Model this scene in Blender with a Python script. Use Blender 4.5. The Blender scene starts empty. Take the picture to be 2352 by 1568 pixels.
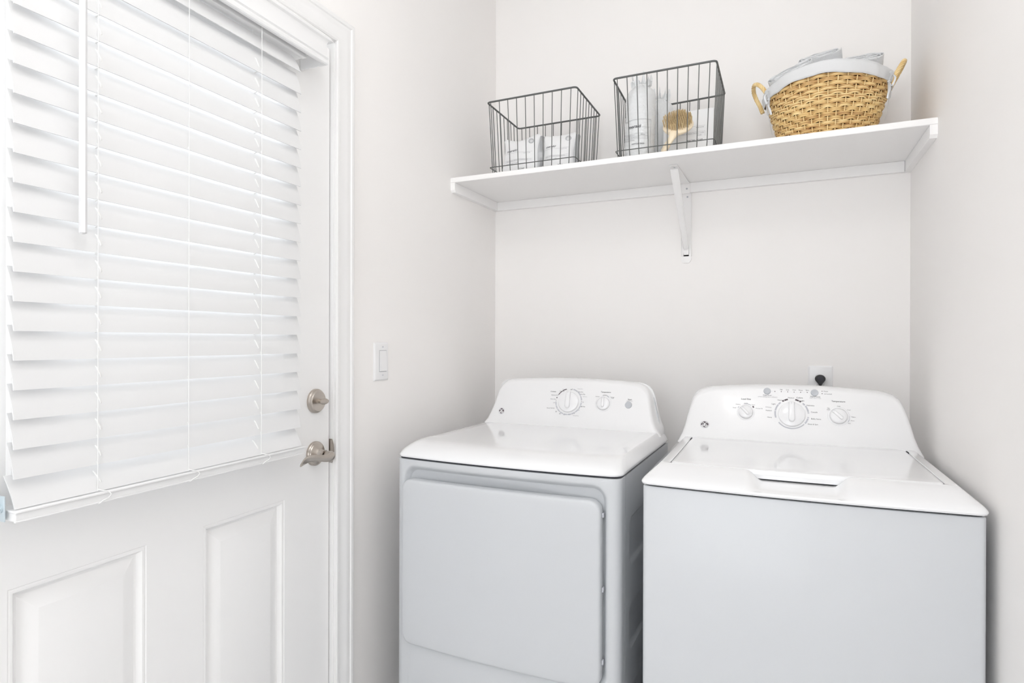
import bpy, bmesh, math, random
from mathutils import Vector, Matrix, noise
random.seed(7)
PI = math.pi
S = bpy.context.scene
COL = S.collection

# ------------------------------------------------------------------ camera
FPX = 1407.27
YAW, PITCH, ROLL = .43161, -.00226, .00256
CAM = Vector((1.196, -2.42, 1.235))
Fv = Vector((-math.sin(YAW)*math.cos(PITCH), math.cos(YAW)*math.cos(PITCH), math.sin(PITCH)))
Rv = Vector((math.cos(YAW), math.sin(YAW), 0)); Uv = Rv.cross(Fv)
R2 = Rv*math.cos(ROLL)+Uv*math.sin(ROLL); U2 = Uv*math.cos(ROLL)-Rv*math.sin(ROLL)
cd = bpy.data.cameras.new('camera'); cam = bpy.data.objects.new('camera', cd); COL.objects.link(cam)
cam.matrix_world = Matrix(((R2.x, U2.x, -Fv.x, CAM.x), (R2.y, U2.y, -Fv.y, CAM.y), (R2.z, U2.z, -Fv.z, CAM.z), (0, 0, 0, 1)))
cd.sensor_width = 36; cd.lens = 36*FPX/2352; cd.shift_y = .9/2352; cd.clip_start = .02
S.camera = cam

# ------------------------------------------------------------------ world, lights, exposure
wd = bpy.data.worlds.new('world'); S.world = wd; wd.use_nodes = True
bg = wd.node_tree.nodes['Background']
bg.inputs['Color'].default_value = (.93, .965, 1, 1); bg.inputs['Strength'].default_value = 4.4
def area(name, loc, target, sx, sy, power, color=(1, 1, 1)):
    ld = bpy.data.lights.new(name, 'AREA'); ld.shape = 'RECTANGLE'; ld.size = sx; ld.size_y = sy; ld.energy = power; ld.color = color
    o = bpy.data.objects.new(name, ld); COL.objects.link(o); o.location = loc
    o.rotation_euler = (Vector(target)-Vector(loc)).to_track_quat('-Z', 'Y').to_euler(); return o
area('ceiling_light', (.85, -2.15, 2.66), (.85, -2.15, 0), .30, .30, 3.0, (1, .975, .95))
area('bounce_flash', (1.25, -2.25, 2.0), (1.1, -1.95, 3.2), .5, .35, 13.0, (.97, .985, 1))
area('daylight_outside_door', (-1.3, -1.45, 1.75), (0, -1.5, 1.45), 1.6, 1.6, 40, (.96, .98, 1))
S.view_settings.view_transform = 'Standard'; S.view_settings.look = 'None'
S.view_settings.gamma = 1; S.view_settings.use_curve_mapping = False
S.view_settings.exposure = -0.17
S.cycles.max_bounces = 14; S.cycles.diffuse_bounces = 9; S.cycles.transparent_max_bounces = 12

# ------------------------------------------------------------------ materials
def mat(name, col, rough=.5, metal=0, coat=0, spec=.5, bump=None, trans=0, sheen=0, vary=None):
    m = bpy.data.materials.new(name); m.use_nodes = True; nt = m.node_tree; b = nt.nodes['Principled BSDF']
    b.inputs['Base Color'].default_value = (*col, 1); b.inputs['Roughness'].default_value = rough
    b.inputs['Metallic'].default_value = metal; b.inputs['Coat Weight'].default_value = coat
    b.inputs['Coat Roughness'].default_value = .06; b.inputs['Specular IOR Level'].default_value = spec
    if sheen: b.inputs['Sheen Weight'].default_value = sheen
    tc = nt.nodes.new('ShaderNodeTexCoord')
    if vary:
        n = nt.nodes.new('ShaderNodeTexNoise'); n.inputs['Scale'].default_value = vary[0]; n.inputs['Detail'].default_value = 4
        nt.links.new(tc.outputs['Object'], n.inputs['Vector'])
        mx = nt.nodes.new('ShaderNodeMix'); mx.data_type = 'RGBA'
        mx.inputs[6].default_value = (*col, 1); mx.inputs[7].default_value = (*vary[1], 1)
        nt.links.new(n.outputs['Fac'], mx.inputs[0]); nt.links.new(mx.outputs[2], b.inputs['Base Color'])
    if bump:
        n = nt.nodes.new('ShaderNodeTexNoise'); n.inputs['Scale'].default_value = bump[0]; n.inputs['Detail'].default_value = 3
        bp = nt.nodes.new('ShaderNodeBump'); bp.inputs['Strength'].default_value = bump[1]; bp.inputs['Distance'].default_value = bump[2]
        nt.links.new(tc.outputs['Object'], n.inputs['Vector'])
        nt.links.new(n.outputs['Fac'], bp.inputs['Height']); nt.links.new(bp.outputs['Normal'], b.inputs['Normal'])
    if trans:
        tr = nt.nodes.new('ShaderNodeBsdfTranslucent'); tr.inputs['Color'].default_value = (*col, 1)
        ms = nt.nodes.new('ShaderNodeMixShader'); ms.inputs[0].default_value = trans
        out = nt.nodes['Material Output']
        nt.links.new(b.outputs[0], ms.inputs[1]); nt.links.new(tr.outputs[0], ms.inputs[2]); nt.links.new(ms.outputs[0], out.inputs[0])
    return m
M = {}
M['wall'] = mat('wall_paint', (.895, .877, .862), .75, bump=(260, .12, .0006), spec=.3)
M['ceil'] = mat('ceiling_paint', (.85, .845, .84), .9, spec=.2)
M['floor'] = mat('floor_vinyl', (.74, .74, .74), .45, vary=(6, (.70, .70, .70)))
M['trim'] = mat('trim_paint', (.83, .826, .822), .32, spec=.45)
M['door'] = mat('door_paint', (.87, .866, .862), .38, bump=(30, .05, .0008), spec=.4)
M['shelf'] = mat('shelf_paint', (.89, .882, .876), .42, bump=(60, .06, .0006), spec=.4)
M['app'] = mat('appliance_enamel_shaded', (.595, .612, .632), .36, coat=.12)  # same white as the top, darkened so the fronts look shaded
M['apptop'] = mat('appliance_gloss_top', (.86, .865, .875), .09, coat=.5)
M['appcon'] = mat('console_plastic', (.83, .83, .835), .25, coat=.2)
M['knob'] = mat('knob_plastic', (.84, .84, .85), .18, coat=.4)
M['button'] = mat('button_grey', (.50, .52, .55), .3)
M['black'] = mat('black_rubber', (.02, .02, .022), .45)
M['gap'] = mat('seam_shade_dark_trim', (.05, .05, .06), .8)  # painted shade for the seam gaps, shared with dark trim parts
M['ink'] = mat('ink_dark', (.10, .10, .11), .6)
M['inkl'] = mat('ink_grey', (.36, .36, .38), .6)
M['mark'] = mat('dial_grey', (.52, .53, .57), .6)
M['markd'] = mat('dial_dark', (.09, .07, .08), .6)
M['white'] = mat('white_ink', (.85, .85, .86), .5)
M['slat'] = mat('blind_vinyl', (.78, .782, .785), .4, trans=.05, spec=.4)
M['blind'] = mat('blind_rail_vinyl', (.81, .81, .81), .38)
M['cord'] = mat('blind_cord', (.86, .86, .85), .8)
M['wand'] = mat('wand_plastic', (.74, .74, .75), .2)
M['nickel'] = mat('satin_nickel', (.56, .51, .46), .3, metal=1, vary=(40, (.50, .455, .41)))
M['zinc'] = mat('zinc_bracket', (.62, .70, .74), .4, metal=.7)
M['wire'] = mat('dark_grey_wire', (.12, .125, .122), .38, metal=.3)
M['plate'] = mat('switch_plastic', (.83, .83, .835), .28, coat=.2)
M['pouch'] = mat('pouch_film', (.86, .865, .87), .35, bump=(22, .6, .005))
M['foil'] = mat('pouch_gusset', (.55, .56, .57), .35, metal=.35, bump=(35, .4, .003))
M['film'] = mat('pads_wrap', (.76, .775, .78), .32, coat=.3, bump=(55, .9, .006))
M['box'] = mat('carton_white', (.84, .845, .85), .5)
M['wood'] = mat('brush_wood', (.90, .79, .61), .45, vary=(22, (.86, .72, .52)))
M['bristle'] = mat('brush_bristle', (.78, .66, .42), .7, vary=(45, (.66, .50, .28)))
M['cloth'] = mat('liner_cotton', (.70, .708, .715), .95, spec=.1, bump=(160, .3, .0015), sheen=.2)
M['towel'] = mat('towel_terry', (.72, .73, .74), 1, spec=.05, bump=(220, .7, .004), sheen=.3)
M['ribbon'] = mat('ribbon_cotton', (.72, .74, .76), .9, spec=.1)
def wicker_mat():
    m = mat('wicker', (.6, .4, .16), .38, spec=.45, coat=.1); nt = m.node_tree; b = nt.nodes['Principled BSDF']
    at = nt.nodes.new('ShaderNodeAttribute'); at.attribute_name = 'tone'
    tc = nt.nodes.new('ShaderNodeTexCoord'); n = nt.nodes.new('ShaderNodeTexNoise'); n.inputs['Scale'].default_value = 28
    nt.links.new(tc.outputs['Object'], n.inputs['Vector'])
    ad = nt.nodes.new('ShaderNodeMath'); ad.operation = 'MULTIPLY_ADD'; ad.inputs[1].default_value = .6
    nt.links.new(n.outputs['Fac'], ad.inputs[0]); nt.links.new(at.outputs['Fac'], ad.inputs[2])
    cr = nt.nodes.new('ShaderNodeValToRGB'); e = cr.color_ramp.elements
    e[0].position = .2; e[0].color = (.44, .23, .085, 1); e[1].position = 1.1; e[1].color = (.90, .70, .36, 1)
    k = e.new(.62); k.color = (.76, .53, .23, 1)
    nt.links.new(ad.outputs[0], cr.inputs[0]); nt.links.new(cr.outputs[0], b.inputs['Base Color']); return m
M['wicker'] = wicker_mat()
M['wickerdark'] = mat('weave_gap_shade', (.20, .10, .035), .7)  # dark brown in place of the shade between the strands
def glass_mat():
    m = bpy.data.materials.new('window_glass'); m.use_nodes = True; nt = m.node_tree; nt.nodes.remove(nt.nodes['Principled BSDF'])
    t = nt.nodes.new('ShaderNodeBsdfTransparent'); g = nt.nodes.new('ShaderNodeBsdfGlossy'); g.inputs['Roughness'].default_value = .02
    f = nt.nodes.new('ShaderNodeFresnel'); f.inputs[0].default_value = 1.45; x = nt.nodes.new('ShaderNodeMixShader')
    nt.links.new(f.outputs[0], x.inputs[0]); nt.links.new(t.outputs[0], x.inputs[1]); nt.links.new(g.outputs[0], x.inputs[2])
    nt.links.new(x.outputs[0], nt.nodes['Material Output'].inputs[0]); return m
M['glass'] = glass_mat()

# ------------------------------------------------------------------ helpers
WM = {}
class G:
    """collects geometry of one mesh object"""
    def __init__(s): s.v = []; s.f = []; s.mi = []
    def add(s, v, f, m=0):
        o = len(s.v); s.v += [tuple(p) for p in v]; s.f += [tuple(i+o for i in q) for q in f]; s.mi += [m]*len(f); return s
    def loft(s, rings, closed=True, cap0=True, cap1=True, m=0, wrap=False):
        n = len(rings[0]); v = [p for r in rings for p in r]; f = []
        R = len(rings)
        for k in range(R if wrap else R-1):
            a = k*n; b = ((k+1) % R)*n
            for i in range(n if closed else n-1):
                j = (i+1) % n; f.append((a+i, a+j, b+j, b+i))
        if cap0 and not wrap: f.append(tuple(range(n))[::-1])
        if cap1 and not wrap: f.append(tuple((R-1)*n+i for i in range(n)))
        return s.add(v, f, m)
    def box(s, a, b, m=0, r=0):
        x0, y0, z0 = a; x1, y1, z1 = b
        if r <= 0:
            v = [(x0,y0,z0),(x1,y0,z0),(x1,y1,z0),(x0,y1,z0),(x0,y0,z1),(x1,y0,z1),(x1,y1,z1),(x0,y1,z1)]
            return s.add(v, [(0,3,2,1),(4,5,6,7),(0,1,5,4),(1,2,6,5),(2,3,7,6),(3,0,4,7)], m)
        bm = bmesh.new(); bmesh.ops.create_cube(bm, size=1)
        for q in bm.verts: q.co = Vector(((x0+x1)/2+q.co.x*(x1-x0), (y0+y1)/2+q.co.y*(y1-y0), (z0+z1)/2+q.co.z*(z1-z0)))
        bmesh.ops.bevel(bm, geom=bm.edges[:], offset=r, segments=3, affect='EDGES', profile=.5)
        bm.verts.index_update(); v = [q.co[:] for q in bm.verts]; f = [[w.index for w in q.verts] for q in bm.faces]; bm.free()
        return s.add(v, f, m)
    def tube(s, pts, r, n=8, closed=False, m=0, flat=1, up=None, caps=True):
        pts = [Vector(p) for p in pts]; N = len(pts); rings = []
        prev = None
        for i, p in enumerate(pts):
            if closed: t = pts[(i+1) % N]-pts[i-1]
            else: t = pts[min(i+1, N-1)]-pts[max(i-1, 0)]
            t.normalize()
            if up is not None: a = Vector(up).cross(t)
            elif prev is None: a = (Vector((0, 0, 1)) if abs(t.z) < .9 else Vector((1, 0, 0))).cross(t)
            else: a = prev-t*prev.dot(t)
            if a.length < 1e-6: a = Vector((1, 0, 0)).cross(t)
            a.normalize(); prev = a; b = t.cross(a); rr = r[i] if isinstance(r, (list, tuple)) else r
            rings.append([p+a*math.cos(2*PI*k/n)*rr+b*math.sin(2*PI*k/n)*rr*flat for k in range(n)])
        if closed: return s.loft(rings, wrap=True, m=m)
        return s.loft(rings, cap0=caps, cap1=caps, m=m)
    def rev(s, prof, o, ax, n=40, m=0, sx=1, sy=1, ref=None, cap0=False, cap1=True):
        """prof: (radius, height along ax)"""
        ax = Vector(ax).normalized(); o = Vector(o)
        a = (Vector(ref) if ref else (Vector((0, 0, 1)) if abs(ax.z) < .9 else Vector((1, 0, 0))))
        a = (a-ax*a.dot(ax)).normalized(); b = ax.cross(a)
        rings = [[o+ax*h+a*math.cos(2*PI*k/n)*r*sx+b*math.sin(2*PI*k/n)*r*sy for k in range(n)] for r, h in prof]
        return s.loft(rings, cap0=cap0, cap1=cap1, m=m)
def build(name, g, mats, parent=None, smooth=35, local=False, sub=0):
    me = bpy.data.meshes.new(name); me.from_pydata([tuple(v) for v in g.v], [], g.f)
    if not isinstance(mats, (list, tuple)): mats = [mats]
    for q in mats: me.materials.append(M[q])
    me.polygons.foreach_set('material_index', g.mi)
    bm = bmesh.new(); bm.from_mesh(me); bmesh.ops.remove_doubles(bm, verts=bm.verts, dist=1e-6)
    bmesh.ops.recalc_face_normals(bm, faces=bm.faces); bm.to_mesh(me); bm.free()
    o = bpy.data.objects.new(name, me); COL.objects.link(o)
    if parent is not None:
        if not local: me.transform(WM[parent.name].inverted())
        o.parent = parent; WM[o.name] = WM[parent.name]
    else: WM[o.name] = Matrix.Identity(4)
    if smooth:
        me.shade_smooth(); me.set_sharp_from_angle(angle=math.radians(smooth))
    if sub:
        md = o.modifiers.new('s', 'SUBSURF'); md.levels = sub; md.render_levels = sub
    return o
def tag(o, label, cat, group=None):
    o['label'] = label; o['category'] = cat
    if group: o['group'] = group
    return o
def thing(name, loc, label=None, cat=None, rz=0, group=None, kind=None):
    o = bpy.data.objects.new(name, None); COL.objects.link(o); o.location = loc; o.rotation_euler = (0, 0, rz); o.empty_display_size = .05
    WM[o.name] = Matrix.Translation(loc) @ Matrix.Rotation(rz, 4, 'Z')
    if label: tag(o, label, cat, group)
    if kind: o['kind'] = kind
    return o
def struct(name, g, m, smooth=0, parent=None):
    o = build(name, g, m, parent, smooth)
    if parent is None: o['kind'] = 'structure'
    return o
_tc = {}
def glyphs(body, shear=0, off=0):
    k = (body, shear, off)
    if k not in _tc:
        cu = bpy.data.curves.new('t', 'FONT'); cu.body = body; cu.size = 1; cu.shear = shear; cu.offset = off; cu.resolution_u = 3
        cu.align_x = 'CENTER'; cu.align_y = 'CENTER'
        o = bpy.data.objects.new('t', cu); COL.objects.link(o); dg = bpy.context.evaluated_depsgraph_get()
        me = bpy.data.meshes.new_from_object(o.evaluated_get(dg))
        v = [(q.co.x, q.co.y) for q in me.vertices]; f = [tuple(p.vertices) for p in me.polygons]
        bpy.data.objects.remove(o); bpy.data.curves.remove(cu); bpy.data.meshes.remove(me)
        xs = [q[0] for q in v]; ys = [q[1] for q in v]; cx = (min(xs)+max(xs))/2; cy = (min(ys)+max(ys))/2
        _tc[k] = ([(a-cx, b-cy) for a, b in v], f, max(xs)-min(xs), max(ys)-min(ys))
    return _tc[k]
def text(g, body, width, fn, m=0, shear=0, off=0, hs=1):
    """fn maps flat (x, y) in metres to a 3D point"""
    v, f, w, h = glyphs(body, shear, off); k = width/w
    g.add([fn(a*k, b*k*hs) for a, b in v], f, m)
def rr(hw, y0, y1, r, z, bow=0, cx=0, rb=None, dz=None, nf=48, ns=16, nc=7):
    """rounded rectangle ring in plan; front is y0 (smaller), bowed forward"""
    rb = r if rb is None else rb; p = []
    def fy(x): return y0-bow*(1-(x/hw)**2)
    for i in range(nc):
        a = PI+PI/2*i/(nc-1); p.append((cx-hw+r+r*math.cos(a), y0+r+r*math.sin(a)))
    for i in range(1, nf): x = -hw+r+(2*hw-2*r)*i/nf; p.append((cx+x, y0-bow*(1-(x/(hw-r))**2)))
    for i in range(nc):
        a = -PI/2+PI/2*i/(nc-1); p.append((cx+hw-r+r*math.cos(a), y0+r+r*math.sin(a)))
    for i in range(1, ns): p.append((cx+hw, y0+r+(y1-rb-y0-r)*i/ns))
    for i in range(nc):
        a = PI/2*i/(nc-1); p.append((cx+hw-rb+rb*math.cos(a), y1-rb+rb*math.sin(a)))
    for i in range(1, nf): p.append((cx+hw-rb-(2*hw-2*rb)*i/nf, y1))
    for i in range(nc):
        a = PI/2+PI/2*i/(nc-1); p.append((cx-hw+rb+rb*math.cos(a), y1-rb+rb*math.sin(a)))
    for i in range(1, ns): p.append((cx-hw, y1-rb-(y1-rb-y0-r)*i/ns))
    return [(x, y, z+(dz(x, y) if dz else 0)) for x, y in p]
def rxz(cx, cz, hx, hz, r, fy, nc=8, ne=28):
    """rounded rectangle ring in the x-z plane, y from fy(x, z)"""
    p = []
    cs = [(hx-r, hz-r, 0), (-hx+r, hz-r, PI/2), (-hx+r, -hz+r, PI), (hx-r, -hz+r, 3*PI/2)]
    for k, (a, b, t0) in enumerate(cs):
        for i in range(nc):
            t = t0+PI/2*i/(nc-1); p.append((cx+a+r*math.cos(t), cz+b+r*math.sin(t)))
        na, nb, nt = cs[(k+1) % 4]; e0 = p[-1]; e1 = (cx+na+r*math.cos(nt), cz+nb+r*math.sin(nt))
        for i in range(1, ne): p.append((e0[0]+(e1[0]-e0[0])*i/ne, e0[1]+(e1[1]-e0[1])*i/ne))
    return [(x, fy(x, z), z) for x, z in p]
def sstep(a, b, x):
    t = max(0, min(1, (x-a)/(b-a))); return t*t*(3-2*t)

# ------------------------------------------------------------------ room shell
W0, FL = 1.5478, .018                      # back wall width, slight flare of the right wall
CEIL = 2.74; YB = -3.9
JY = -1.0435                               # latch side of the door opening
OY1 = JY-.965; OZ = 2.083
g = G()
for a, b, c, d in ((JY+.004, 0, 0, CEIL), (OY1, JY+.004, OZ+.003, CEIL), (YB, OY1, 0, CEIL)):
    g.box((-.14, a, c), (0, b, d))
struct('wall_left', g, 'wall')
struct('wall_back', G().box((-.14, 0, 0), (W0+.14, .12, CEIL)), 'wall')
xr = W0-FL*YB
struct('wall_right', G().add([(W0, 0, 0), (xr, YB, 0), (xr+.12, YB, 0), (W0+.12, 0, 0), (W0, 0, CEIL), (xr, YB, CEIL), (xr+.12, YB, CEIL), (W0+.12, 0, CEIL)],
       [(0,1,2,3),(7,6,5,4),(0,4,5,1),(1,5,6,2),(2,6,7,3),(3,7,4,0)]), 'wall')
struct('floor', G().box((-.6, YB-2.0, -.05), (2.4, .1, 0)), 'floor')
struct('ceiling', G().box((-.14, YB, CEIL), (xr+.12, .1, CEIL+.08)), 'ceil')
g = G()      # unseen wall behind the camera; opening added and sized to let sky light in
g.box((-.14, YB-.12, 0), (xr+.14, YB, .72)); g.box((-.14, YB-.12, 2.35), (xr+.14, YB, CEIL)); g.box((-.14, YB-.12, .72), (.20, YB, 2.35)); g.box((1.45, YB-.12, .72), (xr+.14, YB, 2.35))
struct('wall_front', g, 'wall')
struct('baseboard_back', G().box((0, -.012, 0), (W0, 0, .09), r=.003), 'trim')
struct('baseboard_left', G().box((0, JY+.075, 0), (.012, -.012, .09), r=.003), 'trim')
struct('baseboard_right', G().add([(W0-.012,-.012,0),(xr-.012,YB,0),(xr,YB,0),(W0,0,0),(W0-.012,-.012,.09),(xr-.012,YB,.09),(xr,YB,.09),(W0,0,.09)],
       [(0,1,2,3),(7,6,5,4),(0,4,5,1),(1,5,6,2),(2,6,7,3),(3,7,4,0)]), 'trim')

# door casing (mitred colonial profile)
prof = [(0,0),(0,.009),(.004,.0115),(.011,.0115),(.014,.009),(.019,.0095),(.036,.0135),(.044,.0160),(.049,.0150),(.053,.0155),(.056,.0185),(.064,.0190),(.0685,.0165),(.0695,.012),(.0695,0)]
yi, zi, yo = JY+.002, OZ+.004, OY1-.002
g = G()
rings = []
for y, z, sy, sz in ((yi, 0, 1, 0), (yi, zi, 1, 1), (yo, zi, -1, 1), (yo, 0, -1, 0)):
    rings.append([(t, y+sy*w, z+sz*w) for w, t in prof])
g.loft(rings)
struct('trim_1', g, 'trim', smooth=30)
# jamb with stop
g = G()
g.box((-.1395, JY-.0005, 0), (.0008, JY+.006, OZ)); g.box((-.1395, OY1-.006, 0), (.0008, OY1+.0005, OZ)); g.box((-.1395, OY1, OZ-.001), (.0008, JY, OZ+.006))
g.box((-.105, JY-.014, 0), (-.066, JY, OZ)); g.box((-.105, OY1, 0), (-.066, OY1+.012, OZ)); g.box((-.105, OY1, OZ-.014), (-.066, JY, OZ))
jamb = struct('trim_2', g, 'trim')
g = G()   # strike plate with curled lip
prf = [(-.055, 0), (-.02, 0), (-.006, .0002), (.002, -.0004), (.007, -.0028), (.0095, -.0062)]
rings = []
for i, z in enumerate([.885+.0075*k for k in range(10)]):
    t = (i-4.5)/4.5; lip = math.sqrt(max(0, 1-t*t*.96))
    rings.append([((x if x < -.006 else -.006+(x+.006)*lip), JY-.0018+y*lip, z) for x, y in prf])
g.loft(rings, closed=False, cap0=False, cap1=False)
o = build('strike_plate', g, 'nickel', jamb, 60)
md = o.modifiers.new('s', 'SOLIDIFY'); md.thickness = .0012

# ------------------------------------------------------------------ door (own frame: x = off the face, -y = t along the door)
DA = .0336
DO = (-.012, -1.0481, 0)
door = thing('door_1', DO, rz=DA, kind='structure')
DW, DT = .917, .044
Z0, Z1 = .012, 2.066
wt0, wt1, wz0, wz1 = .215, .775, 1.03, 1.90
pan = [(.173, .421), (.5554, .8016)]; pz0, pz1 = .26, .8195
def dp(t, z, off=0): return (off, -t, z)
ts = [0, pan[0][0], wt0, pan[0][1], pan[1][0], wt1, pan[1][1], DW]
ts = [0, .173, .215, .421, .5554, .775, .8016, DW]; zs = [Z0, pz0, pz1, wz0, wz1, Z1]
g = G()
for i in range(len(ts)-1):
    for k in range(len(zs)-1):
        t, z = (ts[i]+ts[i+1])/2, (zs[k]+zs[k+1])/2
        if wt0 < t < wt1 and wz0 < z < wz1: continue
        if pz0 < z < pz1 and any(a < t < b for a, b in pan): continue
        g.add([dp(ts[i], zs[k]), dp(ts[i+1], zs[k]), dp(ts[i+1], zs[k+1]), dp(ts[i], zs[k+1])], [(0, 1, 2, 3)])
        
for a, b in pan:
    prm = [(0, 0), (.0015, -.0020), (.0045, -.0008), (.0085, -.0012), (.0120, -.0060), (.0150, -.0120), (.0190, -.0124), (.0220, -.0112), (.0475, -.0012), (.0485, -.0010)]
    g.loft([[dp(a+w, pz0+w, d), dp(b-w, pz0+w, d), dp(b-w, pz1-w, d), dp(a+w, pz1-w, d)] for w, d in prm], cap0=False)
# edges, back and window reveal
def rect(t0, z0, t1, z1, off): return [dp(t0, z0, off), dp(t1, z0, off), dp(t1, z1, off), dp(t0, z1, off)]
g.loft([rect(0, Z0, DW, Z1, 0), rect(0, Z0, DW, Z1, -DT)], cap0=False, cap1=False)
g.loft([rect(wt0, wz0, wt1, wz1, 0), rect(wt0, wz0, wt1, wz1, -DT)], cap0=False, cap1=False)
for i in range(len(ts)-1):
    for k in range(len(zs)-1):
        t, z = (ts[i]+ts[i+1])/2, (zs[k]+zs[k+1])/2
        if wt0 < t < wt1 and wz0 < z < wz1: continue
        g.add([dp(ts[i], zs[k], -DT), dp(ts[i+1], zs[k], -DT), dp(ts[i+1], zs[k+1], -DT), dp(ts[i], zs[k+1], -DT)], [(0, 1, 2, 3)])
build('door_slab', g, 'door', door, 20, local=True)
g = G()
prm = [(.012, -.02), (.010, .004), (.004, .011), (-.008, .013), (-.020, .012), (-.026, .009), (-.029, .0)]
g.loft([rect(wt0+w, wz0+w, wt1-w, wz1-w, o) for w, o in prm], cap0=False, cap1=False)
build('window_frame', g, 'trim', door, 30, local=True)
build('window_pane', G().box((-.024, -wt1, wz0), (-.020, -wt0, wz1)), 'glass', door, 0, local=True)
build('door_sweep', G().box((-.04, -DW+.002, .002), (-.002, -.002, .0115)), 'gap', door, 0, local=True)
build('edge_latch', G().box((-.034, -.0005, .895), (-.012, .0012, .950), r=.0005), 'nickel', door, 30, local=True)
# deadbolt
g = G()
g.rev([(.0335, 0), (.0335, .006), (.0320, .0085), (.0300, .0095), (.0290, .0125), (.0275, .0140), (.0, .0145)], dp(.0572, 1.0662, 0), (1, 0, 0), n=56)
db = build('deadbolt', g, 'nickel', door, 25, local=True)
g = G()
g.rev([(.0062, .012), (.0058, .024), (.0058, .030)], dp(.0572, 1.066, 0), (1, 0, 0), n=20)
rings = []
for i in range(15):      # oval paddle turned level
    t = -1+2*i/14; w = .0085*math.sqrt(max(.02, 1-t*t))*(1+.15*t)
    rings.append([(.0285+w*.42*math.cos(a)*(1 if math.cos(a) > 0 else .6)+.004*(t*t), -(.0572-.018*t), 1.0655+w*math.sin(a)) for a in [2*PI*k/16 for k in range(16)]])
g.loft(rings)
build('thumb_turn', g, 'nickel', db, 40, local=True)
# lever handle
g = G()
g.rev([(.0335, 0), (.0335, .006), (.0320, .0085), (.0300, .0095), (.0285, .0120), (.0250, .0140), (.0185, .0165), (.0140, .0210), (.0118, .0275), (.0112, .0330), (.0122, .0345), (.0122, .0365), (.0, .0367)], dp(.0595, .921, 0), (1, 0, 0), n=56)
ros = build('door_handle', g, 'nickel', door, 25, local=True)
g = G()
path = [(.036, .0595, .921, .0100, .0100), (.046, .0590, .921, .0105, .0105), (.056, .0590, .9205, .0118, .0112), (.0635, .0640, .9195, .0130, .0108), (.066, .0740, .918, .0128, .0090),
        (.0655, .088, .9175, .0105, .0072), (.064, .104, .9195, .0090, .0058), (.062, .122, .9235, .0085, .0048), (.061, .140, .9265, .0090, .0042), (.061, .156, .9262, .0100, .0038), (.0625, .170, .9235, .0108, .0034), (.065, .181, .9195, .0098, .0030), (.0665, .188, .9165, .0070, .0024)]
pts = [Vector(dp(t, z, o)) for o, t, z, a, b in path]; rings = []
for i, p in enumerate(pts):
    tg = (pts[min(i+1, len(pts)-1)]-pts[max(i-1, 0)]).normalized(); up = Vector((0, 0, 1)); s_ = tg.cross(up)
    if s_.length < .01: s_ = Vector((1, 0, 0))
    s_.normalize(); u_ = s_.cross(tg).normalized(); a, b = path[i][3], path[i][4]
    tw = .0 if i < 8 else (i-8)*.16
    sa = s_*math.cos(tw)+u_*math.sin(tw); ua = u_*math.cos(tw)-s_*math.sin(tw)
    # blade: wide along z near the hub, flattening towards the tip
    wz = a if i < 6 else a; wo = b
    rings.append([p+ua*wz*math.sin(q)+sa*wo*math.cos(q) for q in [2*PI*k/20 for k in range(20)]])
g.loft(rings)
build('lever', g, 'nickel', ros, 50, local=True, sub=1)

# ------------------------------------------------------------------ window blind (same frame as the door)
blind = thing('window_blind', DO, 'white horizontal slat blind with wand hanging over the door window', 'blind', rz=DA)
T0, T1 = .193, .830
g = G()
for k in range(21):
    zb = .9684+.0466*k
    ob, ot, zt = .0700, .0515, zb+.0565
    if k == 0: ob, ot, zt = .0730, .0440, zb+.0500
    if k == 20: zb = .9684+.0466*k+.010; ob, ot, zt = .0680, .0400, 1.9560
    def curve(s):   # crowned slat, s 0 bottom .. 1 top
        o = ob+(ot-ob)*s; z = zb+(zt-zb)*s; c = .0022*4*s*(1-s); return o+c, z+.0006*c
    cs = [curve(i/8) for i in range(9)]
    ring = [(o+.0013, z) for o, z in cs]+[(o-.0013, z) for o, z in cs[::-1]]
    g.loft([[(o, -t, z) for o, z in ring] for t in (T0, T1)])
slats = build('slats', g, 'slat', blind, 40, local=True)
g = G(); g.box((.022, -.832, .9490), (.078, -.184, .9655), r=.0025); g.box((.058, -.8335, .9630), (.0825, -.1825, .9668), r=.0012)
g.box((.0745, -.832, .9478), (.0785, -.185, .9505), r=.0008)
build('bottom_rail', g, 'blind', blind, 30, local=True)
g = G(); g.box((.012, -.90, 1.9595), (.060, -.165, 2.005), r=.002); g.box((.050, -.90, 1.9580), (.0625, -.165, 1.9645), r=.001)
g.box((.004, -.1665, 1.962), (.0625, -.1620, 2.010), r=.001)
build('head_rail', g, 'blind', blind, 30, local=True)
# valance with moulded profile and mitred returns
vp = [(0.072, 2.0312), (0.0915, 2.0312), (0.093, 2.0282), (0.092, 2.0232), (0.087, 2.0192), (0.085, 2.0132), (0.085, 1.9822), (0.086, 1.9797), (0.089, 1.9782), (0.0895, 1.9752), (0.087, 1.9732), (0.086, 1.9717), (0.088, 1.9697), (0.089, 1.9662), (0.088, 1.9602), (0.085, 1.9577), (0.079, 1.9572), (0.078, 1.9712), (0.078, 2.0262), (0.072, 2.0282)]
e = .0; tR, tL = .120, .926
g = G()
A = [(0+.002, -(tR-(o-.078)), z) for o, z in vp]; B = [(o, -(tR-(o-.078)), z) for o, z in vp]
C = [(o, -(tL+(o-.078)), z) for o, z in vp]; D_ = [(0+.002, -(tL+(o-.078)), z) for o, z in vp]
g.loft([A, B, C, D_])
build('valance', g, 'blind', blind, 25, local=True)
g = G()
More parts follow.
